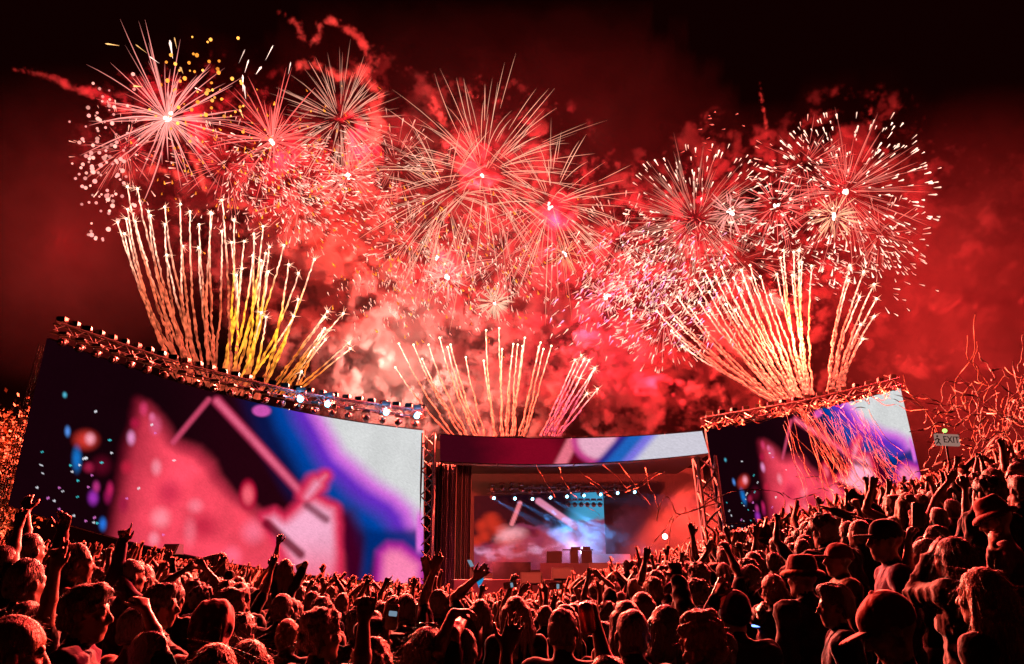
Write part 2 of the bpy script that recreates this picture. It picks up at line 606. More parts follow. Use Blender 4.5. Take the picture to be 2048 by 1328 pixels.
def zoomed(U, W):
    return show_picture(40 + U * 1965, 90 + U * 430 * (1 - W) + W * (960 + 300 * U) - 0 * U)


def left_pic(U, W):
    # the wall's own pixel grid, in the units the picture is drawn in
    tx, ty = qcurve(LT, U)
    bx, by = qcurve(LB, U)
    X = tx * (1 - W) + bx * W
    Yy = ty * (1 - W) + by * W
    return show_picture(X / .4218, (Yy - 640) / .4218)


LT = ((94, 676), (440, 788), (847, 861))
LB = ((16, 1010), (440, 1122), (847, 1168))
wall_a, TA, BA = video_wall('video_screen', 'largest curved video wall with a raised hand and white corner beside the stage', LT, LB, 34, 46, 330, 170, left_pic)
RT = ((1412, 859), (1600, 826), (1801, 777))
RB = ((1447, 1090), (1650, 1040), (1843, 958))


def right_pic(U, W):
    tx, ty = qcurve(LT, U)
    bx, by = qcurve(LB, U)
    X = tx * (1 - W) + bx * W
    Yy = ty * (1 - W) + by * W
    return show_picture(X / .4218, (Yy - 640) / .4218)


wall_b, TB, BB = video_wall('video_screen', 'smaller video wall half hidden by orange streamers below the hillside crowd', RT, RB, 50, 56, 230, 120, right_pic)
wall_c, TC, BC = video_wall('video_screen', 'long low video strip over the stage opening with grey end', ((880, 869), (1130, 877), (1404, 862)), ((880, 922), (1130, 927), (1417, 906)), 46.6, 49, 200, 26, header_picture, .8)

# ------------------------------------------------------------------ stage house
YS = 50


def px_box(mb, x0, y0, x1, y1, Y, dep):
    """upright box whose front face spans two pixel corners at distance Y"""
    a_, b_ = P(x0, y0, Y), P(x1, y1, Y)
    w_, h_ = abs(b_.x - a_.x), abs(a_.z - b_.z)
    mb.box(((a_.x + b_.x) / 2, Y + dep / 2, (a_.z + b_.z) / 2), w_, dep, h_)


stage = empty('stage', P(1150, 1180, 52), 'dark open stage house with drapes, pale deck and lit back wall', 'stage')
SO = stage.location.copy()
gx0, gx1 = P(866, 1100, 48).x, P(1430, 1100, 50).x


def stage_part(name, mat, boxes):
    mb = MB()
    for b in boxes:
        px_box(mb, *b)
    return mb.build(name, mat, stage, origin=SO)


# roof slab, back wall, side walls
mb = MB()
mb.box(((gx0 + gx1) / 2, 57, P(1130, 900, 50).z + .4), gx1 - gx0 + 1.5, 13, .5)
mb.build('roof', 'black_metal', stage, origin=SO)
mb = MB()
mb.box(((gx0 + gx1) / 2, 64.5, 4.5), gx1 - gx0 + 6, .4, 11)
mb.build('back_wall', 'drape', stage, origin=SO)
# pleated drapes hanging at the side of the opening
for (x0, x1, Y) in ((850, 880, 47.4), (884, 908, 49.5), (912, 940, 53)):
    a_, b_ = P(x0, 925, Y), P(x1, 1180, Y)
    n = 26
    V = []
    for k in range(n + 1):
        xx = a_.x + (b_.x - a_.x) * k / n
        yy = Y + .12 * math.sin(k * 2.1) + .05 * math.sin(k * 5)
        V += [(xx, yy, a_.z), (xx, yy, -.4)]
    F = [(2 * k, 2 * k + 1, 2 * k + 3, 2 * k + 2) for k in range(n)]
    d_ = MB()
    d_.add(V, F)
    d_.build('drape', 'drape', stage, origin=SO)
# deck and risers
dk = MB()
A, B_ = P(1000, 1162, 49.5), P(1262, 1112, 53.5)
zt = .9


def slab(name, mat, pl, z0, z1):
    mb = MB()
    lo = [(x, y, z0) for x, y in pl]
    hi = [(x, y, z1) for x, y in pl]
    mb.hexa([lo[0], lo[1], hi[1], hi[0], lo[3], lo[2], hi[2], hi[3]])
    return mb.build(name, mat, stage, origin=SO)


slab('deck', 'deck', [(gx0 + .6, 49.6), (gx1 - .5, 53.5), (gx1, 64), (gx0, 64)], -.6, 1.55)
slab('riser', 'deck', [(P(1080, 1100, 53).x, 53.0), (P(1262, 1100, 54).x, 54.6), (P(1262, 1100, 58).x, 58), (P(1080, 1100, 57).x, 57)], 1.5, 2.55)
slab('riser', 'deck', [(P(1165, 1100, 56).x, 56.5), (P(1260, 1100, 57).x, 57.2), (P(1260, 1100, 61).x, 61), (P(1165, 1100, 60).x, 60)], 2.5, 3.2)
slab('riser', 'black_metal', [(P(985, 1100, 52).x, 52.2), (P(1062, 1100, 52).x, 52.8), (P(1062, 1100, 55).x, 55), (P(985, 1100, 54).x, 54)], 1.5, 2.6)

# back video wall with clouds
U, W = np.meshgrid(np.linspace(0, 1, 110), np.linspace(0, 1, 70), indexing='ij')
tl, tr, br, bl = P(948, 992, 60), P(1206, 984, 60), P(1213, 1130, 60), P(948, 1148, 60)
V = (np3(tl) * (1 - U)[..., None] + np3(tr) * U[..., None]) * (1 - W)[..., None] + (np3(bl) * (1 - U)[..., None] + np3(br) * U[..., None]) * W[..., None]
i, j = np.meshgrid(np.arange(109), np.arange(69), indexing='ij')
F = np.stack([i * 70 + j, i * 70 + j + 1, (i + 1) * 70 + j + 1, (i + 1) * 70 + j], -1).reshape(-1, 4)
bw = empty('video_screen', bl, 'video wall of pink and violet clouds at the back of the stage', 'video screen')
link('picture', mesh_np('picture', V.reshape(-1, 3) - np3(bl), F, ('screen_picture',), col=cloud_picture(U, W).reshape(-1, 3)), bw)
mb = MB()
o_ = np.array((0, .05, 0))
q = [np3(v) + o_ for v in (bl, br, tr, tl)]
mb.hexa(q + [v + np.array((0, .3, 0)) for v in q])
mb.build('cabinet', 'black_metal', bw, origin=bl)

# DJ desk
dj = empty('mixing_desk', P(1145, 1122, 54.2), 'violet lit mixing desk with racks on the pale riser', 'desk')
djo = dj.location.copy()
djo.z = 2.55
dj.location = djo
for nm, dx, sx, sz, z in (('rack', -1.2, 1.0, .75, .375), ('table_top', .35, 2.0, .08, .84), ('rack', .1, .5, .8, .4), ('rack', .9, .7, .78, .39), ('mixer', .2, .6, .14, .95), ('mixer', .9, .5, .16, .96)):
    mb = MB()
    mb.cbox((dx, 0, z), sx, .7, sz, .03)
    mb.build(nm, 'black_plastic', dj)
# floor monitors along the deck edge
for i_, (x, y, Y) in enumerate(((1063, 1157, 47.6), (1125, 1148, 48.2), (1200, 1138, 49.5), (828, 1163, 42), (345, 1098, 31))):
    c = P(x, y, Y)
    if i_ < 3:
        root = empty('floor_monitor', c, 'black wedge floor monitor on the edge of the stage deck', 'speaker', 'floor monitors')
    elif i_ == 3:
        root = empty('floor_monitor', c, 'small black box under the pink corner of the largest screen', 'speaker')
    else:
        root = empty('floor_monitor', c, 'small black box on a pole under the red part of the largest screen', 'speaker')
    s_ = .62 if i_ < 3 else .28
    mb = MB()
    zh = .35 if i_ < 3 else .18
    mb.hexa([(-s_, -.4, -zh), (s_, -.4, -zh), (s_, -.1, zh), (-s_, -.1, zh), (-s_, .4, -zh), (s_, .4, -zh), (s_, .3, zh), (-s_, .3, zh)])
    mb.build('housing', 'black_plastic', root)
    mb = MB()
    mb.hexa([(-s_ * .85, -.40, -.7 * zh), (s_ * .85, -.40, -.7 * zh), (s_ * .85, -.17, .77 * zh), (-s_ * .85, -.17, .77 * zh), (-s_ * .85, -.3, -.7 * zh), (s_ * .85, -.3, -.7 * zh), (s_ * .85, -.1, .77 * zh), (-s_ * .85, -.1, .77 * zh)])
    mb.build('grille', 'black_metal', root)
    mb = MB()
    g_ = float(gz(c.x, c.y))
    mb.tube([(0, 0, -.15), (0, 0, g_ - c.z - .1)], .05, 6)
    mb.build('stand', 'black_metal', root)


# ------------------------------------------------------------------ trusses
def truss(a_, b_, s, bays, label, group=None, name='truss', mat='steel'):
    """box truss: four chords, lattice braces that share their mesh data"""
    a_, b_ = Vector(a_), Vector(b_)
    root = empty(name, a_, label, 'truss', group)
    d = b_ - a_
    n = d.normalized()
    up = Vector((0, 0, 1)) if abs(n.z) < .8 else Vector((0, 1, 0))
    side = n.cross(up).normalized()
    up = side.cross(n).normalized()
    cs = [(side * sx + up * sz) * (s / 2) for sx, sz in ((-1, -1), (1, -1), (1, 1), (-1, 1))]
    for c in cs:
        mb = MB()
        mb.tube([c, c + d], .055 * s / .55, 6)
        mb.build('chord', mat, root)
    st = d / bays
    kinds = []
    for k in range(4):
        mb = MB()
        mb.tube([cs[k], cs[(k + 1) % 4] + st], .032 * s / .55, 4)
        kinds.append((mb.mesh('brace', mat), 0))
        mb = MB()
        mb.tube([cs[(k + 1) % 4], cs[k] + st], .032 * s / .55, 4)
        kinds.append((mb.mesh('brace', mat), 1))
    for bay in range(bays):
        for me, par in kinds:
            if bay % 2 == par:
                link('brace', me, root, st * bay)
    return root


def spline_top(T, f):
    k = f * (len(T) - 1)
    i0 = int(min(len(T) - 2, math.floor(k)))
    return Vector(T[i0] + (T[i0 + 1] - T[i0]) * (k - i0))


UP = Vector((0, 0, 1))
for s0, s1 in ((-.005, .33), (.34, .66), (.67, 1.0)):
    e0, e1 = spline_top(TA, max(0, s0)), spline_top(TA, s1)
    truss(e0 + UP * (.62 + .35 * s0) + Vector((0, .3, 0)), e1 + UP * (.62 + .35 * s1) + Vector((0, .3, 0)), .42, 13, 'lattice lighting truss section above the largest screen', 'truss sections over the largest screen')
for s0, s1 in ((0, .5), (.51, 1.0)):
    e0, e1 = spline_top(TB, s0), spline_top(TB, s1)
    truss(e0 + UP * .55 + Vector((0, .3, 0)), e1 + UP * .55 + Vector((0, .3, 0)), .5, 10, 'truss section draped with orange streamers over the smaller screen', 'truss sections over the smaller screen')
tw = P(1408, 915, 49.6)
tw2 = Vector((tw.x + .55, tw.y, -.3))
truss(tw2, tw, 1.1, 9, 'upright truss tower at the stage corner beside the smaller screen')
tw = P(858, 868, 46.3)
truss(Vector((tw.x, tw.y, -.3)), tw, .7, 14, 'upright scaffold tower between the largest screen and the drapes')
tw = P(86, 690, 34.2)
truss(Vector((tw.x - .9, tw.y, float(gz(tw.x, tw.y)) - .1)), tw, .22, 30, 'slim leaning mast at the outer edge of the largest screen')


# ------------------------------------------------------------------ lamps on the trusses
def lamp_meshes():
    out = {}
    mb = MB()
    mb.cbox((0, 0, .22), .42, .26, .26, .04)
    out['housing'] = mb.mesh('housing', 'black_metal')
    mb = MB()
    mb.tube([(-.24, 0, .2), (-.24, 0, 0), (0, 0, -.02), (.24, 0, 0), (.24, 0, .2)], .025, 4)
    out['yoke'] = mb.mesh('yoke', 'black_metal')
    mb = MB()
    mb.cbox((0, -.135, .22), .34, .02, .18, .03)
    out['lens'] = mb.mesh('lens', 'eye')
    # moving head
    mb = MB()
    mb.cbox((0, 0, -.06), .40, .32, .14, .04)
    out['base'] = mb.mesh('base', 'black_metal')
    mb = MB()
    mb.tube([(-.2, 0, -.45), (-.23, 0, -.3), (-.2, 0, -.12), (0, 0, -.11), (.2, 0, -.12), (.23, 0, -.3), (.2, 0, -.45)], .045, 5)
    out['arm'] = mb.mesh('arm', 'black_metal')
    mb = MB()
    mb.tube([(0, .18, -.36), (0, .1, -.40), (0, -.16, -.50), (0, -.2, -.515)], (.1, .17, .185, .16), 10)
    out['head'] = mb.mesh('head', 'black_plastic', True)
    mb = MB()
    mb.ball((0, -.2, -.515), .13, 8, 5)
    out['glow'] = mb.mesh('lens', 'lamp_cyan')
    out['dull'] = mb.mesh('lens', 'eye')
    return out


LM = lamp_meshes()


def floodlight(loc, rz, label, group):
    r = empty('floodlight', loc, label, 'floodlight', group)
    r.rotation_euler = (0, 0, rz)
    for k in ('yoke', 'housing', 'lens'):
        link(k, LM[k], r)
    return r


def moving_head(loc, rz, label, group, lit=False, sc_=1):
    r = empty('moving_head_lamp', loc, label, 'stage lamp', group)
    r.rotation_euler = (0, 0, rz)
    r.scale = (sc_,) * 3
    for k in ('base', 'arm', 'head'):
        link(k, LM[k], r)
    link('lens', LM['glow' if lit else 'dull'], r)
    return r


for k in range(30):
    f = .02 + k / 29 * .97
    p = spline_top(TA, f)
    floodlight(p + Vector((0, .3, .86 + .35 * f)), .1 * RNG.uniform(-3, 3), 'small black floodlight on top of the truss above the largest screen', 'floodlights above the largest screen')
for k in range(22):
    f = .05 + k / 21 * .93
    p = spline_top(TA, f)
    moving_head(p + Vector((0, -.25, .5 + .25 * f)), RNG.uniform(-.5, .5), 'dark moving head lamp hanging between the truss and the largest screen', 'lamps hanging over the largest screen')
for f in (.675, .75, .9, .985):
    p = spline_top(TA, f)
    moving_head(p + Vector((0, -.35, 1.0 + .35 * f)), RNG.uniform(-.3, .3), 'lamp with a bright cyan lens on the truss above the white screen corner', 'lit cyan lamps over the largest screen', True, 1.25)
    point_light('cyan_lamp_light', p + Vector((0, -.7, .6 + .35 * f)), (.15, .5, 1), 120, .1)
for k in range(16):
    f = .03 + k / 15 * .95
    p = spline_top(TB, f)
    floodlight(p + Vector((0, .3, .82)), RNG.uniform(-.4, .4), 'small floodlight among streamers on top of the smaller screen truss', 'floodlights above the smaller screen')
for k in range(14):
    f = .04 + k / 13 * .92
    p = spline_top(TB, f)
    moving_head(p + Vector((0, -.2, .45)), RNG.uniform(-.4, .4), 'lamp hanging among streamers over the smaller screen', 'lamps hanging over the smaller screen', False, .8)

# lamp bar inside the stage: lamps with blue beams through the stage haze
bar = MB()
pa, pb = P(975, 990, 55), P(1275, 982, 58)
truss(pa + UP * .25, pb + UP * .25, .3, 20, 'lamp bar hung inside the stage opening', mat='black_metal')
for k, (x, y) in enumerate(((985, 996), (1027, 997), (1062, 998), (1098, 995), (1131, 993), (1165, 991), (1198, 989), (1232, 986), (1266, 984))):
    Y = 55 + (x - 975) / 300 * 3
    c = P(x, y, Y)
    moving_head(c + UP * .4, .6, 'stage lamp throwing a blue beam down across the clouds', 'blue beam lamps inside the stage', True, .8)
    l = bpy.data.lights.new('blue_beam', 'SPOT')
    l.energy = 120000 if k < 4 else 36000
    l.color = (.08, .42, 1)
    l.spot_size = math.radians(11 if k < 4 else 7)
    l.spot_blend = .4
    l.shadow_soft_size = .08
    lo = bpy.data.objects.new('blue_beam', l)
    COL.objects.link(lo)
    lo.location = c + Vector((.2, -.15, -.15))
    tgt = P(x + 190, y + (105 if k < 4 else 20), Y + 1.5)
    lo.rotation_euler = (tgt - lo.location).to_track_quat('-Z', 'Y').to_euler()
for k in range(6):
    c = P(1137 + k * 12.5, 1006, 58.5)
    moving_head(c + UP * .3, 0, 'unlit round lamp in the short row before the blue back wall', 'unlit lamps inside the stage', False, .9)
for k in range(14):
    c = P(985 + k * 19, 968 - 3 * math.sin(k), 53 + (k % 3))
    moving_head(c, RNG.uniform(-1, 1), 'dark lamp on the stage ceiling', 'ceiling lamps inside the stage', False, .8)
point_light('stage_wash', P(1150, 1095, 56), (.75, .5, 1), 900, .4)
point_light('stage_wash', P(1000, 1120, 51), (1, .08, .12), 260, .4)
point_light('stage_wash', P(1330, 1073, 51), (1, .12, .1), 260, .3)
point_light('stage_wash', P(900, 1150, 47), (1, .06, .12), 160, .3)

# flare burning on the deck, low cyan screen blur shaped as a panel
fl = MB()
fl.ball(P(1330, 1073, 51), .16, 8, 6)
fo = fl.build('flare', 'lamp_white')
tag(fo, 'round white flare burning in red smoke at the end of the deck', 'flare')
cy = empty('screen_blur', P(952, 1150, 45), 'small cyan screen blur shaped as leaning panel at the foot of the drapes', 'light panel')
for nm, q4, mt in (('panel', ((948, 1150), (960, 1146), (968, 1158), (958, 1176)), 'lamp_cyan'), ('panel', ((934, 1120), (942, 1120), (948, 1132), (941, 1134)), 'phone_glow')):  # panels added for the cyan blur of the screen picture
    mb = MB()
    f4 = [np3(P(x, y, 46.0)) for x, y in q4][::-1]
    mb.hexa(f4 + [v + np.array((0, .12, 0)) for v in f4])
    mb.build(nm, emitter('blur_cyan', col=(.02, .35, .75), strength=.7) if mt == 'lamp_cyan' else mt, cy, origin=cy.location)
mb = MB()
mb.tube([P(938, 1120, 46.2), P(968, 1190, 46.2)], .05, 5)  # frame added behind the blur
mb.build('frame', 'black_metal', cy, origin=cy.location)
# ------------------------------------------------------------------ fireworks
def rdir(r):
    while True:
        v = np.array([r.uniform(-1, 1) for _ in range(3)])
        n = np.linalg.norm(v)
        if .1 < n < 1:
            return v / n


PXM = lambda Y: Y / 1600.0 / CP * 1.03       # metres per photo pixel at a distance


def hot(c, k):
    return np.array(c, float) * k


def burst(label, px, py, Y, R, n, col, width, group=None, r0=.02, droop=.08, dash=0, dcol=(1, .8, .65), core=0, spread=.35, seed=1, up=0, tail=True, dw=1.6, balls=0, bcol=(1, .5, .45)):
    """a shell: tapered streaks from the centre, short burning dashes out on the sphere, a bright core"""
    r = random.Random(seed)
    s = PXM(Y)
    Rm = R * s
    c0 = P(px, py, Y)
    root = empty('firework_burst', c0, label, 'firework', group)
    mb = MB()
    for _ in range(n):
        d = rdir(r)
        if up and d[2] < 0 and r.random() < up:
            d[2] = -d[2]
        L = Rm * (1 - spread * r.random())
        k = 7
        t = np.linspace(r0 + (.12 + .45 * r.random()) * (0 if core > 8 else 1), 1, k)
        pts = d[None] * (L * t)[:, None]
        cv = rdir(r) * Rm * .2 * r.random()
        pts += cv[None] * (t ** 2)[:, None]
        pts[:, 2] -= droop * Rm * t ** 2 * (.6 + .8 * r.random())
        w = width * s * .5 * np.array([.25, .6, .9, 1, .9, .65, .1]) * r.uniform(.6, 1.25)
        br = r.uniform(.55, 1.3) * np.array([1.3, 1.1, 1, .9, .8, .7, .5])
        mb.tube(pts, w, 3, np.array(col)[None] * br[:, None], caps=False)
    if n:
        o = mb.build('streaks', 'spark', root)
        o['kind'] = 'stuff'
    if dash:
        mb = MB()
        for _ in range(dash):
            d = rdir(r)
            rr = Rm * (1.02 - .55 * r.random() ** 2.2)
            L = s * r.uniform(5, 15)
            p = d * rr
            p[2] -= droop * rr
            w = dw * s * r.uniform(.5, 1.25)
            k_ = r.uniform(.7, 1.6)
            mb.tube([p - d * L, p - d * L * .4, p, p + d * L * .15], (w * .15, w * .6, w, w * .3), 4, hot(dcol, k_), caps=False)
        o = mb.build('sparks', 'spark', root)
        o['kind'] = 'stuff'
    if core:
        mb = MB()
        for _ in range(7):
            mb.ball(np.array([r.gauss(0, core * s * .4) for _ in range(3)]), core * s * r.uniform(.2, .55), 7, 5, hot((1, .8, .7), 3))
        o = mb.build('core', 'spark', root, True)
    return root


PALE = (1.25, .62, .42)
REDH = (1.5, .20, .17)
PINK = (1.6, .48, .42)
burst('large red shell with thick rays and a white hot core', 335, 238, 60, 215, 120, PINK, 2.5, core=9, spread=.75, seed=2, droop=.06, up=.35)
burst('red rays bursting beside the pale spiky shell', 545, 282, 60, 165, 80, REDH, 2.4, core=9, spread=.6, seed=3, up=.5)
burst('dense pale spiky shell crossed by a curling smoke trail', 680, 240, 62, 155, 170, (.95, .42, .30), 1.6, spread=.3, seed=4, droop=.05)
burst('widest pale shell of long curved needles above the stage', 965, 352, 58, 285, 140, PALE, 1.6, spread=.45, seed=5, droop=.13, core=5, up=.25)
burst('pale needle shell overlapping the widest one on the side of the red rays', 895, 392, 59, 215, 80, PALE, 1.5, spread=.4, seed=6, droop=.16)
burst('pale needle shell overlapping the widest one with a pink heart', 1100, 412, 59, 225, 90, PALE, 1.5, spread=.45, seed=7, droop=.16, core=6)
burst('brownish filament shell ringed with white sparks', 1392, 440, 62, 165, 200, (.7, .26, .19), 1.5, dash=230, spread=.3, seed=8, droop=.06, dcol=(1.7, 1.05, .8))
burst('great round shell edged with bright white dashes', 1690, 385, 60, 178, 130, (1.0, .22, .17), 1.8, dash=330, spread=.5, seed=9, droop=.05, core=8, dcol=(1.8, 1.1, .85), dw=1.9)
burst('compact orange and white burst below the great round shell', 1668, 432, 58, 62, 70, (1.6, .7, .4), 2.4, core=8, seed=10)
burst('small red burst between the two white dashed shells', 1552, 412, 60, 95, 60, REDH, 2.2, core=6, seed=11, dash=40)
burst('small white hot burst inside the filament shell', 1460, 425, 60, 60, 50, PINK, 2.4, core=8, seed=12)
burst('small pale dandelion burst on a rising tail', 990, 606, 54, 46, 110, PALE, 2.2, seed=13, spread=.5, core=4)
burst('small pink burst under the needle shells', 895, 555, 57, 55, 60, (1.5, .6, .5), 2.0, seed=14, core=7)
burst('small thin rayed burst just above the small pink one', 873, 515, 57, 42, 34, PALE, 1.8, seed=15, core=5)
burst('small orange red burst under the needle shells', 1130, 508, 57, 46, 34, (1.6, .5, .25), 2.0, seed=16, core=5)
burst('small red white burst below the pale spiky shell', 697, 350, 59, 90, 60, (1.4, .4, .32), 2.0, seed=17, core=6)
burst('small pink burst low over the red smoke', 1212, 592, 60, 50, 40, (1.5, .45, .45), 1.8, seed=18, core=7)
burst('faint pale burst inside the white sparks', 1300, 560, 61, 80, 40, (1, .35, .3), 1.6, seed=19, dash=60)


for k, (x, y, R, n, dsh, c) in enumerate(((450, 330, 120, 50, 90, (1.0, .2, .16)), (600, 400, 110, 60, 110, (1.1, .3, .22)), (790, 330, 130, 70, 60, (1.0, .3, .22)), (820, 480, 100, 50, 90, (1.1, .35, .25)),
                                           (1010, 520, 120, 60, 90, (1.1, .3, .25)), (1240, 480, 110, 60, 130, (1.0, .28, .22)), (1330, 640, 100, 50, 110, (1.1, .26, .24)), (1480, 520, 120, 60, 120, (1.0, .24, .18)),
                                           (1610, 330, 120, 60, 50, (1.0, .2, .16)), (1760, 470, 100, 50, 50, (1.1, .22, .16)), (250, 300, 110, 50, 60, (1.2, .25, .2)))):
    burst('fainter red shell glowing through the smoke, one of many behind the bright ones', x, y, 62, R, n, c, 1.4, 'fainter shells in the smoke', dash=dsh, seed=700 + k, spread=.5, droop=.1, dcol=(1.5, .6, .45), dw=1.2)


def spark_field(label, n, x0, x1, y0, y1, Y, col, L0, L1, w, seed, ang=None, jit=.5, balls=False):
    r = random.Random(seed)
    root_at = P((x0 + x1) / 2, (y0 + y1) / 2, Y)
    mb = MB()
    for _ in range(n):
        x = r.triangular(x0, x1)
        y = r.triangular(y0, y1)
        c = np3(P(x, y, Y + r.uniform(-4, 4)) - root_at)
        s = PXM(Y)
        k_ = r.uniform(.5, 1.5)
        cc = hot(col[r.randrange(len(col))], k_)
        if balls:
            mb.ball(c, s * w * r.uniform(.5, 1.1), 7, 5, cc)
        else:
            a_ = (ang if ang is not None else math.atan2(-(y - 300), x - 500)) + r.uniform(-jit, jit)
            d = np.array((math.cos(a_), r.uniform(-.3, .3), math.sin(a_)))
            L = s * r.uniform(L0, L1)
            ww = w * s * r.uniform(.5, 1.2)
            mb.tube([c - d * L, c - d * L * .3, c, c + d * L * .2], (ww * .1, ww * .6, ww, ww * .2), 4, cc, caps=False)
    o = mb.build('sparks', 'spark', loc=root_at)
    tag(o, label, 'sparks', kind='stuff')


WH = [(1.8, 1.05, .8), (1.5, .8, .6), (1.6, .55, .45)]
OR = [(1.7, .5, .04), (1.4, .4, .03)]
spark_field('white sparks falling below the two red shells', 700, 380, 860, 250, 500, 58, WH, 5, 12, 1.3, 31)
spark_field('fine white sparks over the smoke in the middle of the sky', 640, 640, 1120, 430, 690, 58, WH, 4, 10, 1.1, 32, 1.9)
spark_field('white and pink sparks over the red smoke beside the filament shell', 900, 1080, 1500, 430, 720, 57, WH + [(1.6, .5, .9)], 5, 14, 1.4, 33, .9)
spark_field('white sparks spilling beyond the great round shell', 160, 1500, 1890, 420, 640, 58, WH, 5, 13, 1.4, 34, -.6)
spark_field('orange embers drifting round the red shells', 170, 250, 820, 150, 520, 57, OR, 4, 9, 2.0, 35, -1.2)
spark_field('orange embers drifting over the middle of the sky', 150, 620, 1180, 330, 720, 57, OR, 4, 9, 1.8, 36, -1.2)
spark_field('round pink star points hanging beside the large red shell', 120, 135, 290, 130, 520, 57, [(1.4, .55, .45), (1.2, .4, .35)], 0, 0, 4.2, 37, balls=True)
spark_field('round orange star points above the large red shell', 60, 290, 520, 50, 300, 57, [(1.8, .7, .12), (1.6, .5, .06)], 0, 0, 4.0, 38, balls=True)
spark_field('white comets flying up from the large red shell', 16, 140, 640, 25, 230, 57, [(2, 1.3, 1.1), (1.8, .9, .3)], 14, 34, 2.4, 39)
spark_field('faint red specks high above the filament shell', 14, 1350, 1500, 210, 330, 60, [(1.4, .2, .15)], 3, 8, 1.3, 40)


# ------------------------------------------------------------------ comets
def comet(group, label, hx, hy, bx, by, Y, w0, w1, tint, seed, bow=0, star=True, mid=(.9, .75, .2)):
    """head that still burns with modelled lens glints, a wandering tail of smoke down to the launch rack"""
    r = random.Random(seed)
    h, b = P(hx, hy, Y), P(bx, by, Y + .4)
    root = empty('comet', b, label, 'firework', group)
    s = PXM(Y)
    n = max(24, int((h - b).length / .17))
    t = np.linspace(0, 1, n)
    pts = np3(h - b)[None] * t[:, None]
    side = np.array((1, 0, 0))
    wob = np.cumsum([r.gauss(0, 1) for _ in range(n)])
    wob = wob - np.linspace(wob[0], wob[-1], n)
    env = np.sin(np.pi * np.clip(t, 0, 1)) * (1.15 - t)
    pts[:, 0] += s * (bow * 4 * t * (1 - t) + wob * .6 * env + 1.1 * np.sin(t * n * .5 + r.random() * 6) * (1 - t) + .55 * np.array([r.gauss(0, 1) for _ in range(n)]) * (1 - t * .6))
    pts[:, 1] += s * 1.2 * np.array([r.gauss(0, 1) for _ in range(n)])
    w = s * (w1 * .8 * (1 - t) ** .9 + w0 * .8 * t) * .5 * (1 + (1 - t) * np.array([r.uniform(-.6, .5) for _ in range(n)]))
    w[-1] = s * w0 * .5
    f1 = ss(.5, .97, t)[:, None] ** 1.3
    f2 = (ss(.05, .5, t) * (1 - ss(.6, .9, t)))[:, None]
    col = np.array((2.1, 1.35, .95))[None] * f1 + np.array(mid)[None] * f2 * (.55 if mid[0] > 1.2 else .16) + np.array(tint)[None] * (.6 + .3 * t)[:, None]  # tint: orange light on the smoke, painted as emission
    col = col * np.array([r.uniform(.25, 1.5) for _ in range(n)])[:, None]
    mb = MB()
    mb.tube(pts, w, 6, col)
    mb.build('smoke_tail', 'comet_tail', root, smooth=False)
    mb = MB()
    hp = pts[-1]
    mb.ball(hp, s * w0 * .95, 7, 5, hot((1, .92, .6), 4))
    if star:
        for k in range(9):  # spikes shaped like lens glints, added round the burning head
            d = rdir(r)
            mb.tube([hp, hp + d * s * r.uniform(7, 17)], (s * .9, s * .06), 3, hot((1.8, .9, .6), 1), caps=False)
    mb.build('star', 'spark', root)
    return root


ZA = [(285, 118), (340, 130), (287, 240), (232, 310), (268, 372), (278, 292), (328, 308), (400, 252), (408, 272), (487, 230), (487, 320), (498, 488), (571, 211),
      (624, 253), (672, 322), (582, 438), (670, 448), (735, 258), (744, 264), (797, 190), (797, 360), (861, 297), (876, 598), (917, 413), (970, 372), (1020, 335), (965, 490),
      (1008, 517), (1033, 478), (1052, 443), (1047, 578), (1132, 435), (1158, 540), (1212, 587), (1297, 512), (1210, 727), (1185, 820), (1035, 823), (1010, 800), (905, 560), (850, 420)]
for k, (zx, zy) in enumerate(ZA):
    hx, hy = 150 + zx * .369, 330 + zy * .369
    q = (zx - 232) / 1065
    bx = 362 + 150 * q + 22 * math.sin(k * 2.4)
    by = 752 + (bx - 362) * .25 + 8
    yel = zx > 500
    comet('comets fanning up behind the largest screen', 'comet with a white head, modelled glints and wandering orange tail above the largest screen', hx, hy, bx, by, 42 + .06 * (k % 9), 2.6, 7.5,
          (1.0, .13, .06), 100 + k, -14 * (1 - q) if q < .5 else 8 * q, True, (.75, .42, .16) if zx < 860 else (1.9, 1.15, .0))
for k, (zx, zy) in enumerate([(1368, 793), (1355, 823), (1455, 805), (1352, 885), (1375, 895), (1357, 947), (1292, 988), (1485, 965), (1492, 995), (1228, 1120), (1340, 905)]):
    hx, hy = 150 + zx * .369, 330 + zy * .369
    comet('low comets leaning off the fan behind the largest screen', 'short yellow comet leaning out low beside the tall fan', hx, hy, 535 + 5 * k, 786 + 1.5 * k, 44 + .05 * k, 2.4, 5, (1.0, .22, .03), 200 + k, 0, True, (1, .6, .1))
ZC = [(270, 795), (350, 800), (435, 800), (495, 762), (540, 815), (556, 800), (752, 720), (825, 708), (842, 825), (740, 890), (903, 797), (928, 800), (968, 762), (955, 810), (1055, 788), (1070, 825), (1114, 808), (1045, 812),
      (250, 925), (400, 880), (640, 870), (895, 865)]
for k, (zx, zy) in enumerate(ZC):
    hx, hy = 700 + zx * .3615, 400 + zy * .3615
    q = (zx - 250) / 870
    comet('comets fanning up behind the low video strip', 'slim pale comet rising behind the low video strip', hx, hy, 905 + 148 * q + 4 * math.sin(k * 3), 872, 54 + .08 * k, 2.1, 4.6, (1.0, .17, .10), 300 + k, -6 * (1 - q), False, (.8, .5, .25))
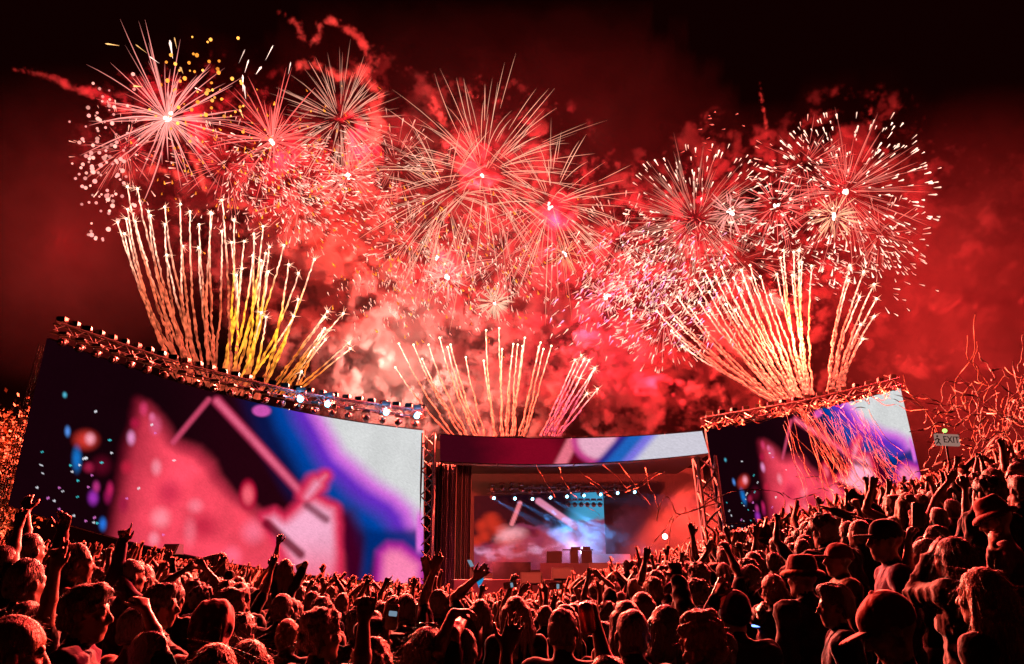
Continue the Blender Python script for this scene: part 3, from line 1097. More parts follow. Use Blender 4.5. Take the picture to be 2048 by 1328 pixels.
for k, (zx, zy) in enumerate([(1245, 885), (1280, 858), (1295, 880), (1322, 888), (1355, 928), (1272, 985), (1310, 1072), (1370, 1046), (1352, 935)]):
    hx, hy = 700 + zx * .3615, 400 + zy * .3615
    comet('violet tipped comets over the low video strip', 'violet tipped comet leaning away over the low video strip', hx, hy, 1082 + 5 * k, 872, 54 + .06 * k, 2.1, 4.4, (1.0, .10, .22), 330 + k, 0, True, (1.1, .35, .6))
ZR = [(275, 1140), (310, 1098), (375, 1072), (345, 1237), (398, 1308), (460, 993), (480, 1098), (507, 947), (527, 1048), (530, 1138), (560, 977), (585, 928), (602, 983), (645, 980), (683, 942), (668, 1028), (697, 995), (725, 920), (728, 982), (775, 972), (823, 1063),
      (360, 1180), (430, 1118), (610, 1110), (655, 1135), (555, 1040)]
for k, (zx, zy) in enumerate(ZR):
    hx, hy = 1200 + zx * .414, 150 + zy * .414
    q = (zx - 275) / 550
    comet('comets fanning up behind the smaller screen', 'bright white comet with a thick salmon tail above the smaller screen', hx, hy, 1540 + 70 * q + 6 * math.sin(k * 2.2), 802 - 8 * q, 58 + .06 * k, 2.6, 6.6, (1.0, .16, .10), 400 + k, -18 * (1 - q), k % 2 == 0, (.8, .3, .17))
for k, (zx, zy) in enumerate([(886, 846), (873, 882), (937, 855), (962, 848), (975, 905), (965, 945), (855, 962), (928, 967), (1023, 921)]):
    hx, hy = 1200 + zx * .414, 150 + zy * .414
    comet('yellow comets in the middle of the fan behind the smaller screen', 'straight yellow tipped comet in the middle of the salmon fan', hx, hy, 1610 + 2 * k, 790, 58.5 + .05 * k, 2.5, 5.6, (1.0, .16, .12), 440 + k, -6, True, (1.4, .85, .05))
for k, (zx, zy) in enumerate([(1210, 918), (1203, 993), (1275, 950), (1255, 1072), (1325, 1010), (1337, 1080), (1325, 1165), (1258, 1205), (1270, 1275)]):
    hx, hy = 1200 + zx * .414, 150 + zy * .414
    comet('comets leaning out beyond the salmon fan', 'white comet with modelled glints leaning out beyond the salmon fan', hx, hy, 1656 + 4 * k, 782, 58 + .06 * k, 2.6, 6.4, (1.0, .16, .10), 460 + k, -8, True, (.8, .3, .17))
# ------------------------------------------------------------------ drifting smoke
def smoke_volume(name, label, lo, hi, res, blobs, scale, density, color, seed, base=0, bias=.25, amp=3.0, aniso=0, glow=None, billow=0.0):
    vd = bpy.data.volumes.new(name)
    so = bpy.data.objects.new(name, vd)
    COL.objects.link(so)
    tag(so, label, kind='stuff')
    ng = bpy.data.node_groups.new(name, 'GeometryNodeTree')
    ng.interface.new_socket('Geometry', in_out='INPUT', socket_type='NodeSocketGeometry')
    ng.interface.new_socket('Geometry', in_out='OUTPUT', socket_type='NodeSocketGeometry')
    N, L = ng.nodes, ng.links
    out = N.new('NodeGroupOutput')
    vc = N.new('GeometryNodeVolumeCube')
    sm = N.new('GeometryNodeSetMaterial')
    pos = N.new('GeometryNodeInputPosition')

    def mth(op, a_, b_=None, clamp=False):
        n = N.new('ShaderNodeMath')
        n.operation = op
        n.use_clamp = clamp
        for i_, v in enumerate((a_, b_)):
            if v is None:
                continue
            if isinstance(v, (int, float)):
                n.inputs[i_].default_value = v
            else:
                L.new(v, n.inputs[i_])
        return n.outputs[0]
    env = None
    for c, r, wt in blobs:
        d = N.new('ShaderNodeVectorMath')
        d.operation = 'DISTANCE'
        L.new(pos.outputs[0], d.inputs[0])
        d.inputs[1].default_value = c
        g = mth('MULTIPLY', mth('SUBTRACT', 1, mth('DIVIDE', d.outputs['Value'], r), True), wt)
        env = g if env is None else mth('MAXIMUM', env, g)
    nz = N.new('ShaderNodeTexNoise')
    nz.noise_dimensions = '4D'
    nz.inputs['W'].default_value = seed
    nz.inputs['Scale'].default_value = scale
    nz.inputs['Detail'].default_value = 6
    nz.inputs['Roughness'].default_value = .7
    nz.inputs['Distortion'].default_value = .5
    L.new(pos.outputs[0], nz.inputs['Vector'])
    nb = N.new('ShaderNodeTexNoise')
    nb.inputs['Scale'].default_value = scale * 2.3
    nb.inputs['Detail'].default_value = 3
    L.new(pos.outputs[0], nb.inputs['Vector'])
    puff = mth('MULTIPLY', mth('SUBTRACT', mth('ABSOLUTE', mth('SUBTRACT', nb.outputs[0], .5)), .1), billow)
    q = mth('SUBTRACT', mth('ADD', env, mth('MULTIPLY', mth('SUBTRACT', nz.outputs[0], .5), amp)), mth('SUBTRACT', bias, puff))
    q = mth('MULTIPLY', mth('MINIMUM', mth('MAXIMUM', q, 0), 1), mth('MULTIPLY', env, 8, True))
    if glow:
        for gc, gr, gw in glow:
            d = N.new('ShaderNodeVectorMath')
            d.operation = 'DISTANCE'
            L.new(pos.outputs[0], d.inputs[0])
            d.inputs[1].default_value = gc
            gg = mth('SUBTRACT', 1, mth('DIVIDE', d.outputs['Value'], gr), True)
            q = mth('ADD', q, mth('MULTIPLY', mth('MULTIPLY', mth('MULTIPLY', gg, gg), mth('MULTIPLY', mth('SUBTRACT', nz.outputs[0], .25, True), 4)), base * gw))
    elif base:
        q = mth('ADD', q, base)
    L.new(q, vc.inputs['Density'])
    vc.inputs['Min'].default_value = lo
    vc.inputs['Max'].default_value = hi
    for a_, v in zip('XYZ', res):
        vc.inputs['Resolution ' + a_].default_value = v
    m_ = bpy.data.materials.new(name)
    m_.use_nodes = True
    t_ = m_.node_tree
    t_.nodes.clear()
    p_ = t_.nodes.new('ShaderNodeVolumePrincipled')
    o_ = t_.nodes.new('ShaderNodeOutputMaterial')
    t_.links.new(p_.outputs[0], o_.inputs['Volume'])
    p_.inputs['Color'].default_value = (*color, 1)
    p_.inputs['Density'].default_value = density
    p_.inputs['Anisotropy'].default_value = aniso
    sm.inputs['Material'].default_value = m_
    vd.materials.append(m_)
    L.new(vc.outputs[0], sm.inputs[0])
    L.new(sm.outputs[0], out.inputs[0])
    so.modifiers.new('smoke', 'NODES').node_group = ng
    return so


YV = 76
blobs = [(P(px, py, YV), r, w) for px, py, r, w in (
    (650, 440, 15, .95), (540, 420, 11, .7), (960, 400, 14, .85), (1150, 620, 17, .95), (820, 690, 13, 1.0), (790, 725, 8, 1.5), (1690, 400, 12, .75), (1720, 540, 10, .6), (1420, 430, 11, .75), (1380, 520, 13, .75), (1260, 700, 14, .95), (430, 330, 13, .6), (900, 560, 12, .7),
    (2000, 620, 14, .8), (1860, 680, 11, .6), (2040, 480, 11, .6), (780, 250, 9, .7), (1640, 480, 10, .55), (330, 330, 10, .5), (1500, 640, 12, .7), (1050, 780, 12, .9), (680, 640, 10, .7))]
smoke_volume('smoke', 'billowing red firework smoke filling the night sky behind the stage', (-54, 66, 3), (60, 87, 56), (470, 86, 224), blobs, .29, 5.0, (.105, .056, .068), 2.3, .0028, .92, 8.0, glow=((P(980, 420, 75), 50, 1), (P(2000, 620, 76), 24, 15), (P(120, 470, 76), 20, 4)), billow=1.6)
sb = [(P(px, py, Y), r, w) for px, py, Y, r, w in ((1040, 1110, 55, 2.6, .9), (1120, 1095, 57, 3.0, .9), (1180, 1090, 57, 2.6, .9), (1290, 1080, 55, 3.6, 1.0), (1370, 1070, 54, 3.6, 1.0), (1420, 1060, 53, 3.0, .9), (1000, 1130, 53, 2.2, .8), (900, 1150, 49, 2.2, .6), (950, 1160, 48, 2.0, .6))]
smoke_volume('smoke', 'low pink smoke rolling over the stage deck', (-6.5, 50.6, 1.2), (13.5, 59.8, 7.8), (150, 70, 58), sb, .75, 1.0, (.24, .18, .2), 7.7, .007, .3, 2.6)


# ------------------------------------------------------------------ curling smoke trails of spent shells
def smoke_trail(label, pts_px, Y, w0, w1, seed):
    n = max(5, int(sum(math.dist(pts_px[i], pts_px[i + 1]) for i in range(len(pts_px) - 1)) / (w0 * .95)))
    n = min(n, 34)
    k = np.linspace(0, len(pts_px) - 1, n)
    xs = np.interp(k, range(len(pts_px)), [p[0] for p in pts_px])
    ys = np.interp(k, range(len(pts_px)), [p[1] for p in pts_px])
    s = PXM(Y)
    bl = [(P(xs[i], ys[i], Y), s * (w0 + (w1 - w0) * i / n) * 1.25, 1.0) for i in range(n)]
    m_ = s * w1 * 1.6
    lo = tuple(min(b_[0][a_] for b_ in bl) - m_ for a_ in range(3))
    hi = tuple(max(b_[0][a_] for b_ in bl) + m_ for a_ in range(3))
    res = [max(8, int((hi[a_] - lo[a_]) / .14)) for a_ in range(3)]
    smoke_volume('smoke_trail', label, lo, hi, res, bl, 1.0, 1.5, (.26, .17, .18), seed, 0, .5, 4.6)


smoke_trail('red smoke curl high above the pale spiky shell', [(560, 22), (595, 45), (600, 70), (620, 88), (640, 70), (640, 52), (665, 40), (695, 60), (715, 75), (735, 95), (745, 125), (725, 145)], 61, 10, 16, 1)
smoke_trail('thick red smoke ribbon over the pale spiky shell', [(600, 135), (630, 128), (660, 145), (690, 155), (720, 140), (740, 170), (760, 190), (745, 225), (760, 250), (740, 280)], 60, 14, 24, 2)
smoke_trail('thin red smoke streak drifting off the large red shell', [(30, 138), (70, 145), (110, 155), (150, 180), (190, 185), (230, 215), (250, 220)], 61, 9, 17, 3)
smoke_trail('red smoke hook beside the widest shell', [(930, 180), (945, 192), (968, 190)], 62, 8, 12, 4)
smoke_trail('red smoke tuft between the pale shells', [(870, 185), (865, 210), (880, 235), (890, 250)], 62, 9, 15, 5)
smoke_trail('white pink smoke arc under the large red shell', [(250, 345), (280, 350), (310, 335), (345, 340), (352, 352)], 58, 9, 11, 6)
smoke_trail('pink smoke thread falling from the large red shell', [(345, 250), (365, 285), (385, 320), (402, 350), (410, 380)], 58, 7, 9, 7)
smoke_trail('thin red smoke rising above the great round shell', [(1519, 165), (1524, 200), (1530, 235), (1533, 270)], 61, 4, 6, 8)
smoke_trail('short thin red smoke wisp above the great round shell', [(1745, 185), (1742, 215), (1738, 245)], 61, 4, 5, 9)
# ------------------------------------------------------------------ bodies grown as one smooth surface from rounded limbs
def surface_nets(f, g, lo, h):
    """f: signed field on a grid (negative inside); g: material id on the grid"""
    s = f < 0
    nx, ny, nz = f.shape
    c = np.zeros((nx - 1, ny - 1, nz - 1), np.int8)
    for dx in (0, 1):
        for dy in (0, 1):
            for dz in (0, 1):
                c += s[dx:nx - 1 + dx, dy:ny - 1 + dy, dz:nz - 1 + dz]
    act = (c > 0) & (c < 8)
    I = np.argwhere(act)
    idx = np.full(act.shape, -1, np.int32)
    idx[act] = np.arange(len(I))
    acc = np.zeros((len(I), 3))
    cnt = np.zeros(len(I))
    corners = [(a_, b_, c_) for a_ in (0, 1) for b_ in (0, 1) for c_ in (0, 1)]
    fv = {k: f[I[:, 0] + k[0], I[:, 1] + k[1], I[:, 2] + k[2]] for k in corners}
    for k in corners:
        for ax in range(3):
            if k[ax] == 0:
                k2 = list(k)
                k2[ax] = 1
                k2 = tuple(k2)
                a_, b_ = fv[k], fv[k2]
                m_ = (a_ < 0) != (b_ < 0)
                t = np.where(m_, a_ / np.where(m_, a_ - b_, 1), 0)
                p = np.zeros((len(I), 3))
                p[:] = k
                p[:, ax] += t
                acc += p * m_[:, None]
                cnt += m_
    V = np.array(lo) + (I + acc / cnt[:, None]) * h
    F = []
    for ax in range(3):
        sl0 = [slice(None)] * 3
        sl1 = [slice(None)] * 3
        sl0[ax] = slice(0, -1)
        sl1[ax] = slice(1, None)
        a_, b_ = s[tuple(sl0)], s[tuple(sl1)]
        E = np.argwhere(a_ != b_)
        o1, o2 = (ax + 1) % 3, (ax + 2) % 3
        ok = (E[:, o1] > 0) & (E[:, o2] > 0) & (E[:, o1] < f.shape[o1] - 1) & (E[:, o2] < f.shape[o2] - 1)
        E = E[ok]
        inside = a_[E[:, 0], E[:, 1], E[:, 2]]

        def at(d1, d2):
            q = E.copy()
            q[:, o1] -= d1
            q[:, o2] -= d2
            return idx[q[:, 0], q[:, 1], q[:, 2]]
        quad = np.stack([at(1, 1), at(0, 1), at(0, 0), at(1, 0)], 1)
        quad[~inside] = quad[~inside][:, ::-1]
        F.append(quad)
    F = np.vstack(F)
    gi = g[I[:, 0], I[:, 1], I[:, 2]]
    return V, F, gi


class Body:
    def __init__(s):
        s.p = []

    def cap(s, a_, b_, ra, rb, k=.02, g=0, sub=False):
        s.p.append(('c', np3(a_), np3(b_), ra, rb, k, g, sub))

    def ell(s, c, r, k=.02, g=0, R=None, sub=False):
        s.p.append(('e', np3(c), np.array(r, float), None if R is None else np.array(R.to_3x3()), 0, k, g, sub))

    def build(s, h, disp=None, clip_z=None):
        los, his = [], []
        for q in s.p:
            if q[-1]:
                continue
            if q[0] == 'c':
                rr = max(q[3], q[4])
                los.append(np.minimum(q[1], q[2]) - rr)
                his.append(np.maximum(q[1], q[2]) + rr)
            else:
                rr = q[2] if q[3] is None else np.full(3, q[2].max())
                los.append(q[1] - rr)
                his.append(q[1] + rr)
        lo = np.min(los, 0) - .05
        hi = np.max(his, 0) + .05
        if clip_z is not None:
            lo[2] = max(lo[2], clip_z)
        n = np.ceil((hi - lo) / h).astype(int) + 1
        f = np.full(n, .2, np.float32)
        best = np.full(n, .2, np.float32)
        gid = np.zeros(n, np.int8)
        ax = [lo[i] + h * np.arange(n[i]) for i in range(3)]
        for q in s.p:
            k = q[5]
            if q[0] == 'c':
                rr = max(q[3], q[4])
                l_, h_ = np.minimum(q[1], q[2]) - rr, np.maximum(q[1], q[2]) + rr
            else:
                rr = q[2] if q[3] is None else np.full(3, q[2].max())
                l_, h_ = q[1] - rr, q[1] + rr
            mrg = k * 1.0 + 2.5 * h
            i0 = np.clip(np.floor((l_ - mrg - lo) / h).astype(int), 0, n - 1)
            i1 = np.clip(np.ceil((h_ + mrg - lo) / h).astype(int) + 1, 1, n)
            if np.any(i1 <= i0):
                continue
            sl = tuple(slice(i0[i], i1[i]) for i in range(3))
            X = ax[0][sl[0]][:, None, None]
            Y = ax[1][sl[1]][None, :, None]
            Z = ax[2][sl[2]][None, None, :]
            if q[0] == 'c':
                a_, b_ = q[1], q[2]
                d = b_ - a_
                L2 = d @ d + 1e-9
                t = np.clip(((X - a_[0]) * d[0] + (Y - a_[1]) * d[1] + (Z - a_[2]) * d[2]) / L2, 0, 1)
                dist = np.sqrt((X - a_[0] - t * d[0]) ** 2 + (Y - a_[1] - t * d[1]) ** 2 + (Z - a_[2] - t * d[2]) ** 2) - (q[3] + (q[4] - q[3]) * t)
            else:
                x, y, z = X - q[1][0], Y - q[1][1], Z - q[1][2]
                if q[3] is not None:
                    M = q[3].T
                    x, y, z = M[0, 0] * x + M[0, 1] * y + M[0, 2] * z, M[1, 0] * x + M[1, 1] * y + M[1, 2] * z, M[2, 0] * x + M[2, 1] * y + M[2, 2] * z
                r = q[2]
                k0 = np.sqrt((x / r[0]) ** 2 + (y / r[1]) ** 2 + (z / r[2]) ** 2)
                k1 = np.sqrt((x / r[0] ** 2) ** 2 + (y / r[1] ** 2) ** 2 + (z / r[2] ** 2) ** 2) + 1e-9
                dist = k0 * (k0 - 1) / k1
            fs = f[sl]
            if q[-1]:
                hh = np.clip(.5 - .5 * (fs + dist) / k, 0, 1)
                f[sl] = fs + (-dist - fs) * hh + k * hh * (1 - hh)
                continue
            hh = np.clip(.5 + .5 * (fs - dist) / k, 0, 1)
            f[sl] = fs * (1 - hh) + dist * hh - k * hh * (1 - hh)
            bs = best[sl]
            w = dist < bs
            gid[sl] = np.where(w, q[6], gid[sl])
            best[sl] = np.where(w, dist, bs)
        if disp is not None:
            X, Y, Z = np.meshgrid(*ax, indexing='ij', sparse=True)
            f = f + disp(X, Y, Z, gid).astype(np.float32)
        f[0], f[-1], f[:, 0], f[:, -1], f[:, :, 0], f[:, :, -1] = .2, .2, .2, .2, .2, .2
        V, F, gi = surface_nets(f, gid, lo, h)
        return V, F, gi[F[:, 0]]


def cloth_disp(seed, amp=.006):
    r = np.random.RandomState(seed)
    W = r.randn(5, 3) * np.array((34, 34, 24))
    ph = r.rand(5) * 6.28

    def fn(X, Y, Z, g):
        n = sum(np.abs(np.sin(.7 * (W[i, 0] * X + W[i, 1] * Y + W[i, 2] * Z) + ph[i] + 1.5 * np.sin(6 * Z + ph[i] * 2 + 7 * X))) for i in range(5)) / 2.2 - 1.1
        return amp * 1.5 * n * (g == 1)
    return fn


def hair_disp(style, amp, seed):
    r = np.random.RandomState(seed)
    if style == 'curly':
        W = r.randn(9, 3) * 62
        ph = r.rand(9) * 6.28
        return lambda X, Y, Z, g: amp * sum(np.sin(W[i, 0] * X + W[i, 1] * Y + W[i, 2] * Z + ph[i]) for i in range(9)) / 3
    if style == 'strand':
        ph = r.rand(4) * 6.28

        def fn(X, Y, Z, g):
            a_ = np.arctan2(X, -(Y + .02) + .001)
            w = a_ * 24 + 1.6 * np.sin(9 * Z + ph[0]) + 1.1 * np.sin(21 * Z + ph[1] + 2 * a_)
            return amp * (np.sin(w) + .6 * np.sin(2.7 * w + ph[2] + 6 * Z))
        return fn
    W = r.randn(6, 3) * np.array((70, 40, 55))
    ph = r.rand(6) * 6.28
    return lambda X, Y, Z, g: amp * sum(np.sin(W[i, 0] * X + W[i, 1] * Y + W[i, 2] * Z + ph[i]) for i in range(6)) / 2.4


def add_hand(b, w, d, n, curl, side, fr=.0085, g=0, spread=1.0, s=1.0, thumb=.5):
    """w wrist, d the way the hand points, n the way the palm faces; curl: bend of index..little, 0 open to 1 closed"""
    d = Vector(d).normalized()
    n = Vector(n)
    n = (n - d * n.dot(d)).normalized()
    sd = d.cross(n).normalized() * side
    w = Vector(w)
    ln = (.072, .08, .074, .058)
    for i in range(4):
        o = (1.5 - i) * .0215 * s
        kn = w + d * (.088 - .004 * abs(i - 1.2)) * s + sd * o
        b.cap(w + sd * o * .55 + d * .01 * s, kn, .0155 * s, .0125 * s, .016, g)
        dirv = (d + sd * (o / s * 5.0 * spread)).normalized()
        c = curl[i]
        p = kn
        ang = 0
        for j, fl in enumerate((.44, .32, .26)):
            ang += c * (1.35 if j == 0 else 1.45) * (.75 if j == 2 else 1) + .08
            v = dirv * math.cos(ang) + n * math.sin(ang)
            q = p + v * ln[i] * fl * s
            b.cap(p, q, fr * s * (1.06 - .1 * j), fr * s * (.98 - .12 * j), .004, g)
            p = q
    t0 = w + d * .022 * s + sd * .026 * s
    v1 = (d * .62 + sd * (.95 * thumb + .2) + n * (.25 + .4 * (1 - thumb))).normalized()
    t1 = t0 + v1 * .04 * s
    v2 = (d * (.85) + sd * (.75 * thumb) + n * (.2 + .5 * (1 - thumb))).normalized()
    t2 = t1 + v2 * .034 * s
    b.cap(t0, t1, .016 * s, .0125 * s, .012, g)
    b.cap(t1, t2, fr * 1.25 * s, fr * 1.1 * s, .004, g)
    b.cap(t2, t2 + (v2 + d * .3).normalized() * .026 * s, fr * 1.1 * s, fr * .9 * s, .004, g)


OPEN = (.05, .02, .04, .08)
RELAX = (.3, .32, .36, .42)
FIST = (1, 1, 1, 1)
POINT = (0, 1, 1, 1)
PEACE = (0, 0, 1, 1)
GRIP = (.62, .62, .64, .66)


def add_head(b, H, R, detail=True, fem=0):
    """H head centre, R its turn; faces +y"""
    def T(v):
        return H + R @ Vector(v)

    b.ell(T((0, -.015, .03)), (.077, .097, .092), .02, 0, R)
    b.ell(T((0, .022, -.035)), (.060 - .004 * fem, .074, .083), .025, 0, R)
    b.cap(T((-.022, .06, -.1)), T((.022, .06, -.1)), .022 - .004 * fem, .022 - .004 * fem, .025, 0)
    b.cap(T((-.05, .0, -.072)), T((-.02, .055, -.098)), .022, .018, .02, 0)
    b.cap(T((.05, .0, -.072)), T((.02, .055, -.098)), .022, .018, .02, 0)
    b.cap(T((0, .088, .02)), T((0, .111, -.024)), .008, .0135, .008, 0)
    for sx in (-1, 1):
        b.ell(T((sx * .083, -.014, -.008)), (.012, .022, .034), .006, 0, R)
    if detail:
        b.cap(T((-.04, .076, .033)), T((.04, .076, .033)), .012, .012, .012, 0)
        for sx in (-1, 1):
            b.ell(T((sx * .037, .06, -.022)), (.026, .026, .02), .016, 0, R)
            b.ell(T((sx * .031, .098, .012)), (.015, .014, .010), .008, 0, R, True)
            b.ell(T((sx * .031, .080, .012)), (.0115, .0115, .010), .003, 3, R)
            b.cap(T((sx * .012, .101, -.03)), T((sx * .013, .098, -.031)), .0085, .0085, .006, 0)
        b.cap(T((-.018, .088, -.06)), T((.018, .088, -.06)), .0075, .0075, .008, 0)
        b.cap(T((-.016, .086, -.073)), T((.016, .086, -.073)), .0085, .0085, .008, 0)
        b.cap(T((-.02, .1, -.0665)), T((.02, .1, -.0665)), .004, .004, .004, 0, True)


def add_hair(style, H, R, h, seed):
    """returns V,F of the hair (or headgear) as its own closed surface, and a brim or second piece where there is one"""
    def T(v):
        return H + R @ Vector(v)
    b = Body()
    sm = .012
    disp = hair_disp('wavy', .0035, seed)
    second = None
    if style in ('short', 'buzz', 'quiff', 'curly', 'bun'):
        e = {'short': .009, 'buzz': .004, 'quiff': .01, 'curly': .022, 'bun': .006}[style]
        b.ell(T((0, -.022, .040)), (.077 + e, .097 + e, .088 + e), sm, 0, R)
        b.ell(T((0, -.06, -.03)), (.066 + e, .055 + e, .07), .02, 0, R)
        if style == 'quiff':
            b.cap(T((-.03, .05, .118)), T((.035, .06, .112)), .03, .026, .02, 0)
            b.ell(T((0, .0, .1)), (.06, .09, .045), .02, 0, R)
        if style == 'curly':
            b.ell(T((0, .035, .1)), (.072, .06, .045), .02, 0, R)
            disp = hair_disp('curly', .011, seed)
        elif style != 'buzz':
            disp = hair_disp('wavy', .0055, seed)
        if style == 'bun':
            b.ell(T((-.03, -.12, .0)), (.042, .035, .042), .012, 0, R)
        b.ell(T((0, .125, -.045)), (.09, .085, .10), .035, 0, R, True)
        for sx in (-1, 1):
            b.ell(T((sx * .1, .012, -.045)), (.04, .06, .068), .03, 0, R, True)
        b.ell(T((0, -.09, -.115)), (.09, .06, .05), .03, 0, R, True)
    elif style in ('long', 'ponytail', 'wavy_long'):
        b.ell(T((0, -.024, .040)), (.088, .108, .1), sm, 0, R)
        r = random.Random(seed)
        if style == 'ponytail':
            b.ell(T((0, -.05, -.01)), (.078, .07, .075), .02, 0, R)
            b.cap(T((0, -.12, .06)), T((.01, -.17, -.05)), .03, .04, .02)
            b.cap(T((.01, -.17, -.05)), T((-.01, -.15, -.26)), .038, .012, .02)
        else:
            L = .34 if style == 'long' else .46
            for k in range(9):
                a_ = -1.75 + 3.5 * k / 8
                x, y = .085 * math.sin(a_), -.03 - .085 * math.cos(a_)
                e_ = .02 * r.uniform(-1, 1)
                mid = T((x * 1.15 + e_, y * 1.05 - .012, -.12))
                if style == 'wavy_long':
                    mid = T((x * 1.35 + e_, y * 1.2 - .02, -.12))
                end = T((x * (1.1 if style == 'long' else 1.5) + e_ * 2, y - .05 + .03 * r.random(), -L * r.uniform(.85, 1.1)))
                b.cap(T((x, y, .03)), mid, .032, .034, .018)
                b.cap(mid, end, .033, .012, .018)
        disp = hair_disp('strand', .0028, seed)
        b.ell(T((0, .125, -.05)), (.078, .085, .115), .015, 0, R, True)
    elif style == 'cap':
        b.ell(T((0, -.012, .042)), (.092, .112, .098), sm, 0, R)
        b.ell(T((0, .0, -.075)), (.13, .15, .095), .008, 0, R, True)
        b.cap(T((0, -.012, .138)), T((0, -.012, .142)), .010, .008, .004)
        disp = cap_disp(H, R, seed)
        second = Body()
        second.ell(T((0, .125, .028)), (.082, .078, .011), .004, 0, R)
        second.ell(T((0, .135, .012)), (.07, .08, .014), .004, 0, R, True)
    elif style == 'bucket':
        b.cap(T((0, -.01, .05)), T((0, -.01, .085)), .108, .098, .01)
        b.ell(T((0, -.01, .235)), (.2, .2, .085), .008, 0, R, True)
        b.ell(T((0, -.01, -.07)), (.2, .2, .088), .006, 0, R, True)
        disp = hair_disp('wavy', .0022, seed)
        second = Body()
        second.ell(T((0, -.01, .022)), (.146, .15, .05), .004, 0, R)
        second.ell(T((0, -.01, -.013)), (.152, .156, .05), .004, 0, R, True)
    elif style == 'beanie':
        b.ell(T((0, -.018, .045)), (.098, .118, .118), sm, 0, R)
        b.ell(T((0, -.02, .02)), (.1, .119, .045), .01, 0, R)
        b.ell(T((0, .06, -.09)), (.13, .15, .095), .008, 0, R, True)
        disp = hair_disp('wavy', .002, seed)
    elif style == 'hood':
        b.ell(T((0, -.03, .045)), (.115, .13, .118), .03, 0, R)
        b.ell(T((0, -.06, -.08)), (.105, .105, .14), .04, 0, R)
        b.cap(T((-.1, -.03, -.2)), T((.1, -.03, -.2)), .075, .075, .05)
        b.ell(T((0, .13, .0)), (.09, .12, .13), .02, 0, R, True)
        disp = cloth_like(seed)
    elif style == 'headscarf':
        b.ell(T((0, -.015, .04)), (.089, .108, .1), sm, 0, R)
        b.ell(T((0, -.07, -.03)), (.075, .06, .09), .02, 0, R)
        b.ell(T((0, .12, -.05)), (.09, .09, .105), .012, 0, R, True)
        disp = hair_disp('wavy', .004, seed)
    V, F, _ = b.build(h, disp)
    if second is not None:
        V2, F2, _ = second.build(h)
        return (V, F), (V2, F2)
    return (V, F), None


def cap_disp(H, R, seed):
    w_ = hair_disp('wavy', .0075, seed)
    Ri = R.inverted()

    def fn(X, Y, Z, g):
        x, y, z = X - H[0], Y - H[1], Z - H[2]
        lx = Ri[0][0] * x + Ri[0][1] * y + Ri[0][2] * z
        ly = Ri[1][0] * x + Ri[1][1] * y + Ri[1][2] * z + .012
        a_ = np.arctan2(lx, ly)
        return w_(X * .45, Y * .45, Z * .45, g) + .008 * np.exp(-(np.sin(3 * a_) / .14) ** 2)
    return fn


def cloth_like(seed):
    f_ = cloth_disp(seed, .011)
    return lambda X, Y, Z, g: f_(X, Y, Z, np.int8(1))


